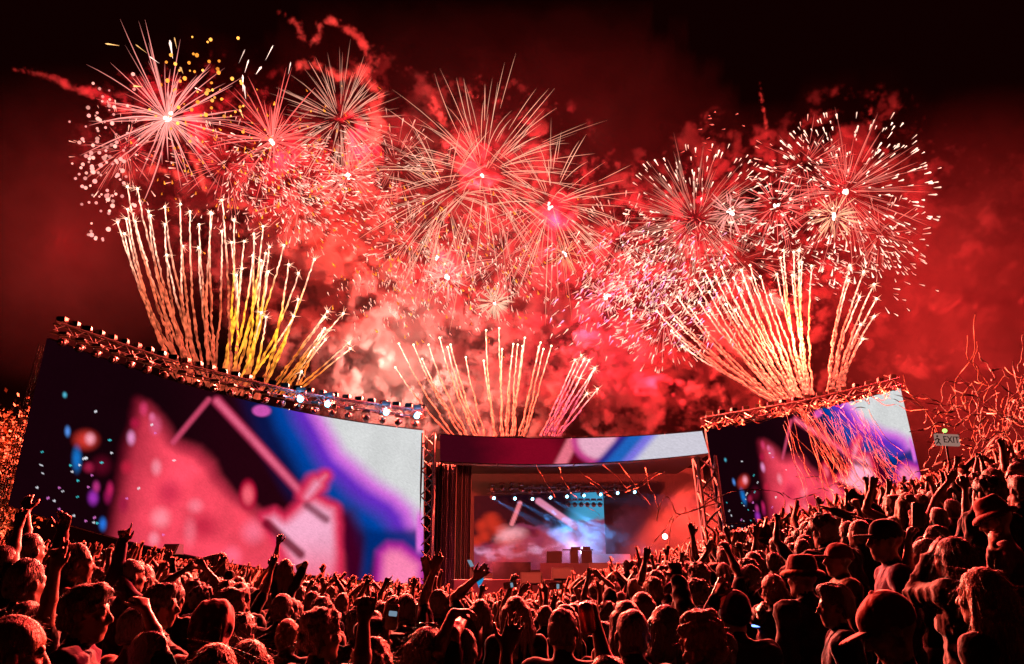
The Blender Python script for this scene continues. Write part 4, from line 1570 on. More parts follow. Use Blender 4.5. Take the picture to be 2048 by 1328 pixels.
def person_geometry(arms, sleeve='short', fem=0, head_turn=(0, 0, 0), detail=True, h=.008, seed=0, legs='stand', fr=.0085, upper_only=True, jacket=0, lean=0.0, child=0):
    """arms: for each side None (hanging) or (elbow, wrist, hand dir, palm normal, curl[, spread, thumb]); returns body V,F,gid, head centre, head turn, legs V,F"""
    b = Body()
    sw = .185 - .018 * fem
    j = .012 + .016 * jacket
    b.ell((0, .0, 1.27), (.165 - .012 * fem + j, .112 + j, .2), .05, 1)
    b.ell((0, .0, 1.06), (.148 - .012 * fem + j * 1.3, .1 + j * 1.3, .19), .05, 1)
    b.cap((-sw + .02, -.01, 1.405), (sw - .02, -.01, 1.405), .062 + j, .062 + j, .05, 1)
    b.cap((0, -.015, 1.42), (0, -.01, 1.475), .075 + j * .5, .056 + j * .3, .03, 1)
    if jacket:
        b.cap((-.055, -.03, 1.48), (.055, -.03, 1.48), .034, .034, .015, 1)
        b.cap((-.05, .05, 1.45), (-.06, -.03, 1.48), .03, .032, .015, 1)
        b.cap((.05, .05, 1.45), (.06, -.03, 1.48), .03, .032, .015, 1)
    if fem:
        for sx in (-1, 1):
            b.ell((sx * .075, .085, 1.27), (.065, .06, .065), .03, 1)
    b.cap((0, -.012, 1.44), (0, .012, 1.56), .056 - .006 * fem, .054 - .006 * fem, .02, 0)
    R = Matrix.Rotation(head_turn[2], 3, 'Z') @ Matrix.Rotation(head_turn[0], 3, 'X') @ Matrix.Rotation(head_turn[1], 3, 'Y')
    H = Vector((0, .022, 1.625))
    add_head(b, H, R, detail, fem)
    for side, arm in zip((-1, 1), arms):
        up_ = arm is not None and (arm[0][2] > 1.42)
        S = Vector((side * sw, 0, 1.405 + (.035 if up_ else 0)))
        if arm is None:
            E = S + Vector((side * .06, -.02, -.285))
            Wr = E + Vector((side * .0, .09, -.235))
            hd, hn, curl, sp, th = Vector((0, .15, -1)), Vector((-side, 0, 0)), RELAX, .6, .3
        else:
            e, w, hd, hn, curl = arm[:5]
            sp = arm[5] if len(arm) > 5 else 1.0
            th = arm[6] if len(arm) > 6 else .6
            E = S + (Vector(e) - S).normalized() * .285
            Wr = E + (Vector(w) - E).normalized() * .25
            if hd is None:
                hd = Wr - E
        full = sleeve == 'long'
        gu = 1 if sleeve != 'none' else 0
        b.ell(S + Vector((0, 0, -.005)), (.066 + j * .7,) * 3, .04, gu)
        b.cap(S, E, .05, .041, .02, 0)
        if full:
            b.cap(S, E, .055 + j * .8, .05 + j * .8, .03, 1)
            b.cap(E, E + (Wr - E) * .94, .05 + j * .8, .037 + j * .6, .02, 1)
        elif gu:
            b.cap(S, S + (E - S) * .62, .06 + j * .6, .062 + j * .3, .03, 1)
        b.cap(E, E + (Wr - E) * .35, .040, .0405, .015, 0)
        b.cap(E + (Wr - E) * .35, Wr, .0405, .0255, .015, 0)
        add_hand(b, Wr, hd, hn, curl, side, fr, 0, sp, 1.0, th)
    leg = Body()
    tgt = b if not upper_only else leg
    tgt.ell((0, 0, .93), (.162 + j, .118 + j, .13), .04, 2)
    if legs == 'stand':
        for sx in (-1, 1):
            tgt.cap((sx * .085, 0, .9), (sx * .1, .01, .5), .085, .06, .03, 2)
            tgt.cap((sx * .1, .01, .5), (sx * .105, -.02, .1), .06, .045, .02, 2)
            tgt.cap((sx * .105, -.04, .05), (sx * .115, .14, .035), .045, .038, .02, 2)
    else:
        for sx in (-1, 1):
            tgt.cap((sx * .1, 0, .92), (sx * .16, .30, .90), .085, .065, .03, 2)
            tgt.cap((sx * .16, .30, .90), (sx * .13, .34, .52), .06, .045, .02, 2)
            tgt.cap((sx * .13, .34, .50), (sx * .13, .46, .47), .045, .036, .02, 2)
    V, F, gi = b.build(h, cloth_disp(seed, .0055 + .004 * jacket), None)
    LV = leg.build(.03) if upper_only else None
    return V, F, gi, H, R, LV


SKIN_NAMES = {0: 'skin', 1: 'skin_tan', 2: 'skin_dark'}


def strand_mesh(V, F, H, style, seed, n):
    """loose hairs standing off a head of hair, thin tapering ribbons"""
    r = np.random.RandomState(seed)
    fc = V[F].mean(1)
    nm = np.cross(V[F[:, 1]] - V[F[:, 0]], V[F[:, 2]] - V[F[:, 0]])
    nm /= np.linalg.norm(nm, axis=1)[:, None] + 1e-9
    c0 = np3(H)
    nm = np.where(((fc - c0) * nm).sum(1)[:, None] < 0, -nm, nm)
    pick = r.randint(0, len(F), n)
    p, d = fc[pick], nm[pick]
    ln = {'curly': .035, 'short': .026, 'quiff': .032, 'buzz': .010, 'bun': .03}.get(style, .13) * r.uniform(.4, 1.35, n)
    down = np.array((0, -.1, -1.0))
    tang = down[None] - d * (d @ down)[:, None]
    rnd = r.randn(n, 3)
    if style in ('long', 'wavy_long', 'ponytail'):
        v = d * .12 + tang * 1.0 + rnd * .16
    elif style == 'curly':
        v = d * .6 + rnd * .7
    else:
        v = d * .3 + tang * .1 + rnd * .3 + np.array((0, .35, .1))
    v /= np.linalg.norm(v, axis=1)[:, None]
    curl = r.randn(n, 3) * (.16 if style in ('long', 'wavy_long', 'ponytail') else .45)
    K = 4
    t = np.linspace(0, 1, K)
    C = p[:, None] - d[:, None] * .004 + ln[:, None, None] * (v[:, None] * t[None, :, None] + curl[:, None] * (t ** 2)[None, :, None] * .6)
    sd = np.cross(v, rnd)
    sd /= np.linalg.norm(sd, axis=1)[:, None] + 1e-9
    wd = (.0011 * (1 - .85 * t))[None, :, None] * r.uniform(.6, 1.3, n)[:, None, None]
    VV_ = np.stack([C - sd[:, None] * wd, C + sd[:, None] * wd], 2).reshape(-1, 3)
    b_ = (np.arange(n) * K * 2)[:, None] + (np.arange(K - 1) * 2)[None]
    FF_ = np.stack([b_, b_ + 1, b_ + 3, b_ + 2], -1).reshape(-1, 4)
    return VV_, FF_


def make_person(label, params, hair, hair_mat, shirt, skin='skin', loc=(0, 0, 0), rz=0, scale=1.0, h=.008, hh=.0065, seed=0, group=None, extra_mat=None, trousers='trousers', brim_mat=None, strands=0):
    V, F, gi, H, R, LV = person_geometry(h=h, seed=seed, **params)
    me = mesh_np('person', V, F, (skin, shirt, trousers, 'eye'), True, gi)
    o = link('person', me, None, loc)
    o.rotation_euler = (0, 0, rz)
    o.scale = (scale,) * 3
    tag(o, label, 'person', group)
    if LV is not None:
        link('trousers', mesh_np('trousers', LV[0], LV[1], (trousers,), True), o)
    if hair:
        (hv, hf), sec = add_hair(hair, H, R, hh, seed)
        nm = {'cap': 'cap', 'bucket': 'bucket_hat', 'beanie': 'beanie', 'hood': 'hood', 'headscarf': 'headscarf'}.get(hair, 'hair')
        ho = link(nm, mesh_np(nm, hv, hf, (hair_mat,), True), o)
        if nm == 'hair' and strands:
            sv, sf = strand_mesh(hv, hf, H, hair, seed, strands)
            so_ = link('loose_hair', mesh_np('loose_hair', sv, sf, (hair_mat,), True), ho)
            so_['kind'] = 'stuff'
        if sec:
            link('brim', mesh_np('brim', sec[0], sec[1], (brim_mat or hair_mat,), True), ho)
    return o


def copy_tree(o, parent=None):
    c = o.copy()
    COL.objects.link(c)
    c.parent = parent
    for ch in o.children:
        copy_tree(ch, c)
    return c


# ------------------------------------------------------------------ crowd: kinds of dancers, each kind built once
def U_(side, ex, ey, ez, wx, wy, wz, curl=OPEN, n=(0, 1, 0), sp=1.0, th=.6, hd=None):
    return ((side * ex, ey, ez), (side * wx, wy, wz), hd, n, curl, sp, th)


L_, R_ = -1, 1
KINDS = [
    # name phrase, params, hair, hair material, default shirt
    ('short hair and arms at the sides', dict(arms=(None, None)), 'short', 'hair_black'),
    ('both open hands high', dict(arms=(U_(L_, .33, .06, 1.66, .36, .1, 1.95), U_(R_, .34, .05, 1.64, .4, .12, 1.93))), 'short', 'hair_brown'),
    ('one open hand straight up', dict(arms=(None, U_(R_, .27, .06, 1.72, .3, .08, 2.0))), 'quiff', 'hair_brown'),
    ('one pointing arm up', dict(arms=(U_(L_, .3, .14, 1.68, .2, .22, 1.95, POINT), None)), 'buzz', 'hair_black'),
    ('long hair hanging', dict(arms=(None, None), fem=1), 'long', 'hair_brown'),
    ('long hair and both arms waving', dict(arms=(U_(L_, .4, .05, 1.58, .3, .1, 1.86), U_(R_, .3, .05, 1.7, .5, .1, 1.94)), fem=1, sleeve='none'), 'long', 'hair_blond'),
    ('a ponytail and a raised fist', dict(arms=(None, U_(R_, .3, .08, 1.66, .26, .1, 1.92, FIST)), fem=1), 'ponytail', 'hair_brown'),
    ('a cap and one hand up', dict(arms=(U_(L_, .32, .08, 1.62, .26, .14, 1.9), None)), 'cap', 'cloth_charcoal'),
    ('curly hair and a jacket', dict(arms=(None, None), sleeve='long', jacket=1), 'curly', 'hair_black'),
    ('both hands up as if filming', dict(arms=(U_(L_, .26, .28, 1.5, .08, .34, 1.74, GRIP, (1, .2, 0)), U_(R_, .26, .28, 1.5, .1, .34, 1.74, GRIP, (-1, .2, 0))), sleeve='long'), 'short', 'hair_black'),
    ('shaved head and a heavy jacket', dict(arms=(None, None), sleeve='long', jacket=1), 'buzz', 'hair_brown'),
    ('a peace sign held up', dict(arms=(None, U_(R_, .36, .04, 1.6, .42, .1, 1.87, PEACE)), fem=1), 'bun', 'hair_blond'),
    ('a bucket hat', dict(arms=(None, U_(R_, .3, .16, 1.58, .22, .26, 1.82)), sleeve='long'), 'bucket', 'cloth_cream'),
    ('bare arms crossed high overhead', dict(arms=(U_(L_, .28, .02, 1.7, .04, .06, 1.9, RELAX), U_(R_, .28, .02, 1.72, .06, .0, 1.92, RELAX)), sleeve='none'), 'curly', 'hair_brown'),
    ('a wide reaching arm', dict(arms=(U_(L_, .5, .1, 1.52, .74, .16, 1.64, OPEN, (0, .3, -1)), None), sleeve='long'), 'quiff', 'hair_black'),
    ('a hood up', dict(arms=(None, None), sleeve='long', jacket=1), 'hood', 'cloth_charcoal'),
]
PROTO = []
for k, (ph, pr, hr, hm) in enumerate(KINDS):
    pr = dict(pr)
    pr.update(detail=False, upper_only=False, fr=.0125)
    o = make_person('person with ' + ph, pr, hr, hm, 'cloth_black', h=.016, hh=.015, seed=50 + k)
    PROTO.append(o)

STAGE_AT = Vector((1.5, 50, 0))


def stage_limit(x, y):
    """how far down the field people can stand in this direction"""
    a_ = x / y
    return np.interp(a_, [-.64, -.55, -.11, .0, .23, .26, .52, .7], [31.5, 32.5, 43, 45, 46.5, 47.5, 53, 54])
# ------------------------------------------------------------------ people one can tell apart, nearest rows
HERO_SPOTS = []
HS = 1.18


def hero(label, px, top, d, yaw, hair, hair_mat, shirt, arms=(None, None), skin='skin', h=None, hh=None, fem=0, sleeve='short', jacket=0, turn=(0, 0, 0), brim=None, seed=None, legs='stand', height=None, base=None, clampz=True):
    """px, top: photo pixel of the crown of the head; d distance; yaw 0 looks down the field, + turns towards the hillside-free side.
    arms: (elbow pixel, wrist pixel, curl, palm normal, depth change elbow, wrist[, spread, thumb])"""
    if base is None:
        d *= HS
    t = P(px, top, d)
    g_ = float(gz(t.x, t.y)) if base is None else base
    sc_ = (t.z - g_) / 1.755
    sc0 = sc_
    sc_ = min(1.16, max(.84, sc_))
    if abs(sc0 - sc_) > .02:
        print('HERO clamp', label[:40], round(sc0, 2))
    rz = math.radians(yaw)
    inv = Matrix.Rotation(-rz, 3, 'Z')
    o3 = Vector((t.x, t.y, g_))
    out = []
    for a_ in arms:
        if a_ is None:
            out.append(None)
            continue
        ep, wp, curl, n = a_[:4]
        de, dw = a_[4:6]
        e = inv @ ((P(ep[0], ep[1], d + de) - o3) / sc_)
        w = inv @ ((P(wp[0], wp[1], d + dw) - o3) / sc_)
        sp = a_[6] if len(a_) > 6 else 1.0
        th = a_[7] if len(a_) > 7 else .6
        hd = inv @ Vector(a_[8]) if len(a_) > 8 and a_[8] is not None else None
        out.append((tuple(e), tuple(w), hd, tuple(inv @ Vector(n)), curl, sp, th))
    h = min(.015, max(.0092, .0029 * d)) if h is None else h
    hh = h * .9 if hh is None else hh
    HERO_SPOTS.append((t.x, t.y))
    return make_person(label, dict(arms=tuple(out), fem=fem, sleeve=sleeve, jacket=jacket, head_turn=turn, legs=legs, fr=max(.0088, .82 * h)), hair, hair_mat, shirt, skin, (t.x, t.y, g_), rz, sc_, h, hh, len(HERO_SPOTS) * 7 if seed is None else seed, brim_mat=brim, strands=(1800 if hair in ('long', 'wavy_long') else 800) if d < 4.6 else 350)


def arm_point(o, local):
    return o.matrix_world @ Vector(local)


CAMN = (0, -1, .1)     # palm turned to the camera
FWD = (0, 1, 0)        # palm turned to the stage
# hillside end
hero('person in a crumpled pink baseball cap, head bowed, beside long wavy blond hair', 1783, 1190, 2.55, 62, 'cap', 'cloth_red', 'cloth_charcoal', turn=(-.45, 0, .15), skin='skin')
hero('man in profile with a swept quiff and denim jacket behind the crumpled cap', 1672, 1172, 3.9, 74, 'quiff', 'hair_brown', 'cloth_denim', sleeve='long', jacket=1, turn=(-.05, 0, .1))
hero('woman with long wavy blond hair and a shiny clip', 1962, 1138, 2.85, 35, 'wavy_long', 'hair_blond', 'cloth_black', fem=1, sleeve='long')
hero('woman with long brown hair and a pale scarf, arm bent up', 1905, 1076, 3.7, 40, 'long', 'hair_brown', 'cloth_grey', fem=1, sleeve='long', jacket=1, arms=(((1845, 1190), (1868, 1095), OPEN, (1, 0, 0), .1, .15, .3, .3), None))
hero('man in a dark cap and shadowed profile on the bank', 1772, 1040, 4.4, 78, 'cap', 'cloth_black', 'cloth_purple', sleeve='long', turn=(0, 0, .1), skin='skin_tan')
hero('person raising a bare arm and a phone beside the dark cap', 1850, 1078, 4.6, 45, 'short', 'hair_black', 'cloth_black', arms=(((1822, 1158), (1818, 1052), GRIP, (1, -.3, 0), -.25, -.3, .4, .5), None), skin='skin')
hero('man with hand to his mouth in striped scarf behind the long brown hair', 1872, 1050, 5.3, 70, 'short', 'hair_black', 'cloth_white', sleeve='long', arms=(None, ((1850, 1140), (1848, 1100), RELAX, (1, 0, 0), -.2, -.25)), turn=(.1, 0, .2))
hero('person in a red flat bucket hat with a raised forearm', 1992, 1000, 4.3, 60, 'bucket', 'cloth_red', 'cloth_pink', sleeve='long', arms=(((1990, 1180), (1985, 1085), RELAX, (1, -.2, 0), -.4, -.5), None), turn=(-.35, 0, 0))
hero('smiling man in a pale shirt high on the bank', 2035, 925, 6.6, 80, 'short', 'hair_brown', 'cloth_white', turn=(.1, 0, .25))
hero('blond person facing the stage above the red bucket hat', 1982, 938, 7.2, 30, 'wavy_long', 'hair_blond', 'cloth_black', fem=1)
hero('person in an orange and pink bucket hat and big dark jacket', 1605, 1116, 4.5, 28, 'bucket', 'cloth_pink', 'cloth_black', sleeve='long', jacket=1, brim='cloth_orange')
hero('bearded man in a pale red cap and striped hoodie in profile', 1678, 1086, 5.2, 80, 'cap', 'cloth_red', 'cloth_cream', sleeve='long', jacket=1, turn=(0, 0, .1))
hero('person in a glossy purple beanie', 1468, 1190, 4.1, 5, 'beanie', 'cloth_purple', 'cloth_black', sleeve='long', jacket=1)
hero('curly headed person filming with both hands low down', 1402, 1227, 3.1, -8, 'curly', 'hair_ginger', 'cloth_charcoal', sleeve='long')
hero('person raising a wristbanded open hand beside the beanie', 1545, 1150, 5.2, 15, 'ponytail', 'hair_ginger', 'cloth_black', fem=1, sleeve='long', arms=(((1512, 1235), (1524, 1205), OPEN, CAMN, -.6, -.7), None))
hero('short person holding a phone up in a wristbanded hand', 1440, 1262, 3.7, 10, 'short', 'hair_black', 'cloth_navy', sleeve='long', arms=(((1405, 1262), (1424, 1216), GRIP, (1, .3, 0), -.1, -.1), None))
hero('person with long straight dark hair in a hooded coat', 1330, 1212, 4.2, 0, 'long', 'hair_black', 'cloth_charcoal', fem=1, sleeve='long', jacket=1, arms=(None, ((1375, 1235), (1362, 1180), OPEN, FWD, .1, .2)))
hero('person in a rumpled pale shirt with long hair seen from behind', 1253, 1203, 4.9, -5, 'long', 'hair_brown', 'cloth_cream', fem=1, sleeve='long')
truck = hero('man in a black tee printed TRUCK with short dark hair', 1125, 1218, 4.2, -18, 'short', 'hair_black', 'cloth_black')
can_p = hero('short person lifting a drinks can', 1215, 1310, 3.0, 0, 'short', 'hair_brown', 'cloth_navy', arms=(((1222, 1350), (1200, 1282), GRIP, (-1, -.15, 0), .0, .05, .2, .3, (-.15, 0, 1)), None))
hero('short person with one large open hand up', 1010, 1362, 2.75, -10, 'short', 'hair_black', 'cloth_black', arms=(None, ((985, 1390), (1012, 1318), OPEN, FWD, .05, .1, 1.25, .9, (.35, 0, 1))))
hero('woman with long hair and sunglasses pushed up on her head', 852, 1256, 3.8, -5, 'long', 'hair_brown', 'cloth_charcoal', fem=1, arms=(None, ((905, 1262), (925, 1240), RELAX, (0, 0, -1), .0, .2)))
hero('person with a bent arm and hand reaching over the long hair', 925, 1262, 3.9, 12, 'quiff', 'hair_black', 'cloth_grey', arms=(((885, 1262), (905, 1228), RELAX, (0, 0, -1), -.3, -.1, .3, .3, (1, .2, .1)), None))
hero('person raising a clenched fist on a bare forearm', 690, 1330, 2.9, -5, 'short', 'hair_black', 'cloth_black', arms=(None, ((706, 1300), (728, 1238), FIST, (.35, -1, 0), .0, .02, .2, .1)))
hero('man in a cap turned side on holding up a lit phone', 742, 1236, 4.4, -70, 'cap', 'cloth_black', 'cloth_charcoal', arms=(((790, 1300), (772, 1240), GRIP, (1, .5, 0), -.2, 0), None))
hero('curly blond head low in the row', 745, 1290, 3.2, -5, 'curly', 'hair_blond', 'cloth_olive', fem=1)
hero('curly haired man half turned beside the clenched fist', 642, 1222, 3.8, -30, 'curly', 'hair_brown', 'cloth_black', turn=(0, 0, -.3))
hero('small child with a hair bun and puffy jacket', 577, 1238, 4.9, 5, 'bun', 'hair_blond', 'cloth_grey', fem=1, sleeve='long', jacket=1)
hero('shaved headed man in a wide collared jacket', 566, 1187, 5.9, 0, 'buzz', 'hair_brown', 'cloth_charcoal', sleeve='long', jacket=1)
hero('person with a pale hood pulled up', 432, 1208, 3.7, -12, 'hood', 'cloth_pink', 'cloth_pink', sleeve='long', jacket=1)
hero('young man in profile with hand at his chest beside the hood', 320, 1172, 4.6, -74, 'quiff', 'hair_black', 'cloth_grey', sleeve='long', turn=(0, 0, -.1), arms=(None, ((352, 1318), (338, 1300), RELAX, (0, 1, 0), -.3, -.2)))
hero('curly fringed person in profile behind the hood', 463, 1180, 5.2, -70, 'curly', 'hair_brown', 'cloth_black', turn=(0, 0, -.1))
hero('man with a shaved temple in profile and dark violet jacket', 172, 1172, 3.3, -72, 'quiff', 'hair_brown', 'cloth_purple', sleeve='long', jacket=1, turn=(0, 0, -.1))  # purple light on the jacket put into its cloth colour
hero('fair haired person cut off at the bottom corner, head turned', 28, 1238, 2.45, -55, 'short', 'hair_blond', 'cloth_red', turn=(-.1, 0, 0))
hero('person holding up a forearm beside the shaved temple', 300, 1262, 3.5, -20, 'short', 'hair_black', 'cloth_navy', sleeve='short', arms=(None, ((318, 1290), (292, 1222), RELAX, (-.7, .5, 0), .0, .1)))
hero('tall dark figure in a black coat with a hand in its hair', 55, 1120, 4.0, -20, 'short', 'hair_black', 'cloth_black', sleeve='long', jacket=1)
hero('person making a peace sign before the dark coat', 60, 1205, 3.6, -20, 'short', 'hair_brown', 'cloth_black', arms=(None, ((92, 1205), (106, 1160), PEACE, CAMN, -.2, -.2)))
hero('person in a dark shirt reaching one bare arm to the screen edge', 8, 1092, 5.2, -25, 'short', 'hair_brown', 'cloth_black', arms=(None, ((22, 1085), (42, 1030), OPEN, FWD, .1, .2, 1.3)))
hero('person with one hand up beside the reaching bare arm', 62, 1062, 5.8, -20, 'buzz', 'hair_black', 'cloth_black', arms=(((52, 1080), (52, 1032), OPEN, FWD, .1, .2, 1.2), None))
hero('person in violet sleeves pointing one finger at the screen', 262, 1120, 6.0, -40, 'short', 'hair_black', 'cloth_purple', sleeve='long', arms=(None, ((225, 1150), (243, 1092), POINT, CAMN, -.1, -.1, .6, .7)))
hero('person with hand over the eyes beside the violet sleeves', 152, 1088, 5.2, -60, 'short', 'hair_black', 'cloth_pink', sleeve='long', arms=(((100, 1130), (118, 1102), RELAX, (0, -1, 0), -.2, -.1), None))
hero('blond head low in front of the hood', 432, 1290, 2.9, -15, 'wavy_long', 'hair_blond', 'cloth_black', fem=1)
hero('second blond head beside the low one in front of the hood', 500, 1282, 3.1, 10, 'long', 'hair_blond', 'cloth_cream', fem=1)
hero('person with smooth dark hair and arms up before the stage strip', 878, 1180, 6.6, 0, 'short', 'hair_black', 'cloth_black', arms=(((848, 1218), (855, 1180), OPEN, FWD, .1, .1, 1.2), ((912, 1212), (926, 1180), OPEN, FWD, .1, .1, 1.2)))
hero('man with both arms up beside the smooth dark hair', 812, 1188, 6.2, 0, 'buzz', 'hair_black', 'cloth_black', arms=(None, ((848, 1212), (857, 1172), OPEN, FWD, .1, .1, 1.2)))
hero('person with a long straight arm reaching from the hillside row', 1500, 1130, 6.2, 35, 'short', 'hair_black', 'cloth_navy', arms=(((1478, 1135), (1452, 1092), RELAX, (0, 0, -1), .1, .2), None))
hero('grey haired person filming in the hillside row', 1307, 1158, 7.4, 5, 'curly', 'hair_blond', 'cloth_charcoal', arms=(None, ((1330, 1190), (1345, 1168), GRIP, (-1, 0, 0), .2, .3)))

# riders on shoulders
RB_ = 1.43
for lab, px, top, d, hr, hm, sh, arms, fem in (
        ('long haired woman on shoulders, one hand high before the pink screen', 572, 1119, 11, 'long', 'hair_brown', 'cloth_black', (((548, 1138), (552, 1112), RELAX, (0, 1, 0), 0, 0), ((600, 1150), (607, 1138), GRIP, (-1, 0, 0), 0, 0)), 1),
        ('woman on shoulders with one arm stretched to the side', 444, 1106, 13, 'long', 'hair_black', 'cloth_black', (((430, 1124), (415, 1116), OPEN, (0, 0, 1), 0, 0), None), 1),
        ('man on shoulders pointing to the stage deck', 1253, 1120, 16, 'short', 'hair_black', 'cloth_black', (None, ((1268, 1138), (1272, 1124), POINT, (-1, 0, 0), 0, .2)), 0),
        ('bare chested person on shoulders filming beside the smaller screen', 1482, 1062, 12, 'short', 'hair_brown', 'skin', (((1468, 1082), (1458, 1070), GRIP, (1, 0, 0), 0, .1), None), 0),
        ('person on shoulders with raised arm on the hillside', 1545, 1048, 15, 'short', 'hair_black', 'cloth_red', (None, ((1560, 1060), (1566, 1040), OPEN, FWD, 0, 0)), 0)):
    t = P(px, top, d)
    g_ = float(gz(t.x, t.y))
    bz = min(max(t.z - 1.755, g_ + .52), g_ + .78)
    hero(lab, px, top, d, 5, hr, hm, sh, arms, fem=fem, legs='ride', base=bz, h=.014, hh=.013, sleeve='none' if sh == 'skin' else 'short')
    pk = copy_tree(PROTO[0])
    pk.location = (t.x, t.y + .10, g_)
    pk.scale = ((bz + .86 - g_) / 1.50,) * 3 if (bz + .86 - g_) / 1.50 < 1.1 else (1.1,) * 3
    pk.rotation_euler = (0, 0, .05)
    tag(pk, 'person carrying on the shoulders the ' + lab.split(' on ')[0], 'person')

# ------------------------------------------------------------------ the rest of the crowd
SHIRTS = [('black', 9, 'cloth_black'), ('charcoal', 4, 'cloth_charcoal'), ('white', 2, 'cloth_white'), ('grey', 2, 'cloth_grey'), ('navy', 2, 'cloth_navy'), ('red', 2, 'cloth_red'), ('olive', 1, 'cloth_olive'), ('pink', 1, 'cloth_pink'), ('cream', 1, 'cloth_cream'), ('violet', 1, 'cloth_purple')]
SB = [s for s in SHIRTS for _ in range(s[1])]
KW = [3, 4, 4, 3, 3, 4, 3, 3, 3, 2, 2, 3, 1, 3, 2, 1]
KB = [k for k in range(len(KINDS)) for _ in range(KW[k])]
rc = random.Random(77)
spots = []
y = 4.4
while y < 54:
    step = .68 if y < 9 else .6
    x = -y * .70 - 1
    while x < y * .72 + 1:
        xx = x + rc.uniform(-.22, .22)
        yy = y + rc.uniform(-.24, .24)
        if yy < stage_limit(xx, yy) - .6 and abs(xx) < yy * .70 + .6 and all((xx - a_) ** 2 + (yy - b_) ** 2 > .46 ** 2 for a_, b_ in HERO_SPOTS):
            # nobody stands right in front of the faces picked out in the nearest rows
            if yy > 7.2 or rc.random() < .3:
                spots.append((math.hypot(xx, yy), xx, yy))
        x += step * rc.uniform(.85, 1.15)
    y += step
spots.sort()
N_IND = 300 - len(HERO_SPOTS) - 5
print('crowd spots', len(spots))
used = [False] * len(KINDS)
for dd, xx, yy in spots[:N_IND]:
    k = rc.choice(KB) if rc.random() < ((0 if abs(xx) < 3.2 else .2) if dd < 9.5 else .62) or xx > 4 else rc.choice((0, 4, 8, 10))
    sname, _, smat = rc.choice(SB)
    o = copy_tree(PROTO[k])
    o.location = (xx, yy, float(gz(xx, yy)) - .01)
    to = STAGE_AT - Vector((xx, yy, 0))
    yaw = math.atan2(-to.x, to.y)
    o.rotation_euler = (rc.uniform(-.05, .05), rc.uniform(-.07, .07), yaw + rc.gauss(0, .35))
    o.scale = (rc.uniform(.93, 1.07),) * 3
    sk = rc.choice(['skin', 'skin', 'skin', 'skin_tan', 'skin_tan', 'skin_dark'])
    for si, mt in ((0, sk), (1, smat)):
        o.material_slots[si].link = 'OBJECT'
        o.material_slots[si].material = MATS[mt]
    tag(o, 'person in %s with %s among the dancing crowd' % (sname, KINDS[k][0]), 'person', 'dancing crowd facing the stage')

# beyond those: a mass of dancers, joined
FARM = []
for p in PROTO:
    vs, fs, base = [], [], 0
    for ob in [p] + list(p.children_recursive):
        tmp = bpy.data.objects.new('tmp', ob.data)
        COL.objects.link(tmp)
        dm = tmp.modifiers.new('d', 'DECIMATE')
        dm.ratio = (260 if ob is p else 50) / max(1, len(ob.data.polygons) * 2)
        ev = tmp.evaluated_get(bpy.context.evaluated_depsgraph_get())
        me = ev.to_mesh()
        me.calc_loop_triangles()
        v = np.empty(len(me.vertices) * 3, np.float32)
        me.vertices.foreach_get('co', v)
        f = np.empty(len(me.loop_triangles) * 3, np.int32)
        me.loop_triangles.foreach_get('vertices', f)
        mi = np.empty(len(me.loop_triangles), np.int32)
        me.loop_triangles.foreach_get('material_index', mi)
        if ob is not p:
            mi[:] = 4
        vs.append(v.reshape(-1, 3))
        fs.append((f.reshape(-1, 3) + base, mi))
        base += len(me.vertices)
        ev.to_mesh_clear()
        bpy.data.objects.remove(tmp)
    V = np.vstack(vs)
    F = np.vstack([q[0] for q in fs])
    M = np.concatenate([q[1] for q in fs])
    FARM.append((V, F, M))
far = spots[N_IND:]
VV, FF, MM, nb = [], [], [], 0
FMATS = ['skin', 'cloth_black', 'trousers', 'eye', 'hair_black', 'cloth_charcoal', 'cloth_white', 'cloth_red', 'hair_brown', 'skin_tan', 'cloth_grey']
for dd, xx, yy in far:
    if yy > 26 and rc.random() < .35 and xx < 10:
        continue
    k = rc.choice(KB) if rc.random() < .62 or xx > 8 else rc.choice((0, 4, 8, 10))
    V, F, M = FARM[k]
    to = STAGE_AT - Vector((xx, yy, 0))
    a_ = math.atan2(-to.x, to.y) + rc.gauss(0, .35)
    s_ = rc.uniform(.92, 1.08)
    ca, sa = math.cos(a_) * s_, math.sin(a_) * s_
    W = np.empty_like(V)
    W[:, 0] = V[:, 0] * ca - V[:, 1] * sa + xx
    W[:, 1] = V[:, 0] * sa + V[:, 1] * ca + yy
    W[:, 2] = V[:, 2] * s_ + float(gz(xx, yy))
    M2 = M.copy()
    M2[M == 1] = rc.choice([1, 1, 1, 5, 6, 7, 10])
    M2[M == 4] = rc.choice([4, 4, 8])
    M2[M == 0] = rc.choice([0, 0, 9])
    VV.append(W)
    FF.append(F + nb)
    MM.append(M2)
    nb += len(V)
print('far people', len(VV), 'tris', sum(len(f) for f in FF))
co = link('crowd', mesh_np('crowd', np.vstack(VV), np.vstack(FF), FMATS, True, np.concatenate(MM)))
tag(co, 'packed far crowd with raised arms reaching to the stage', kind='stuff')
for p in PROTO:
    for c in list(p.children_recursive) + [p]:
        bpy.data.objects.remove(c)
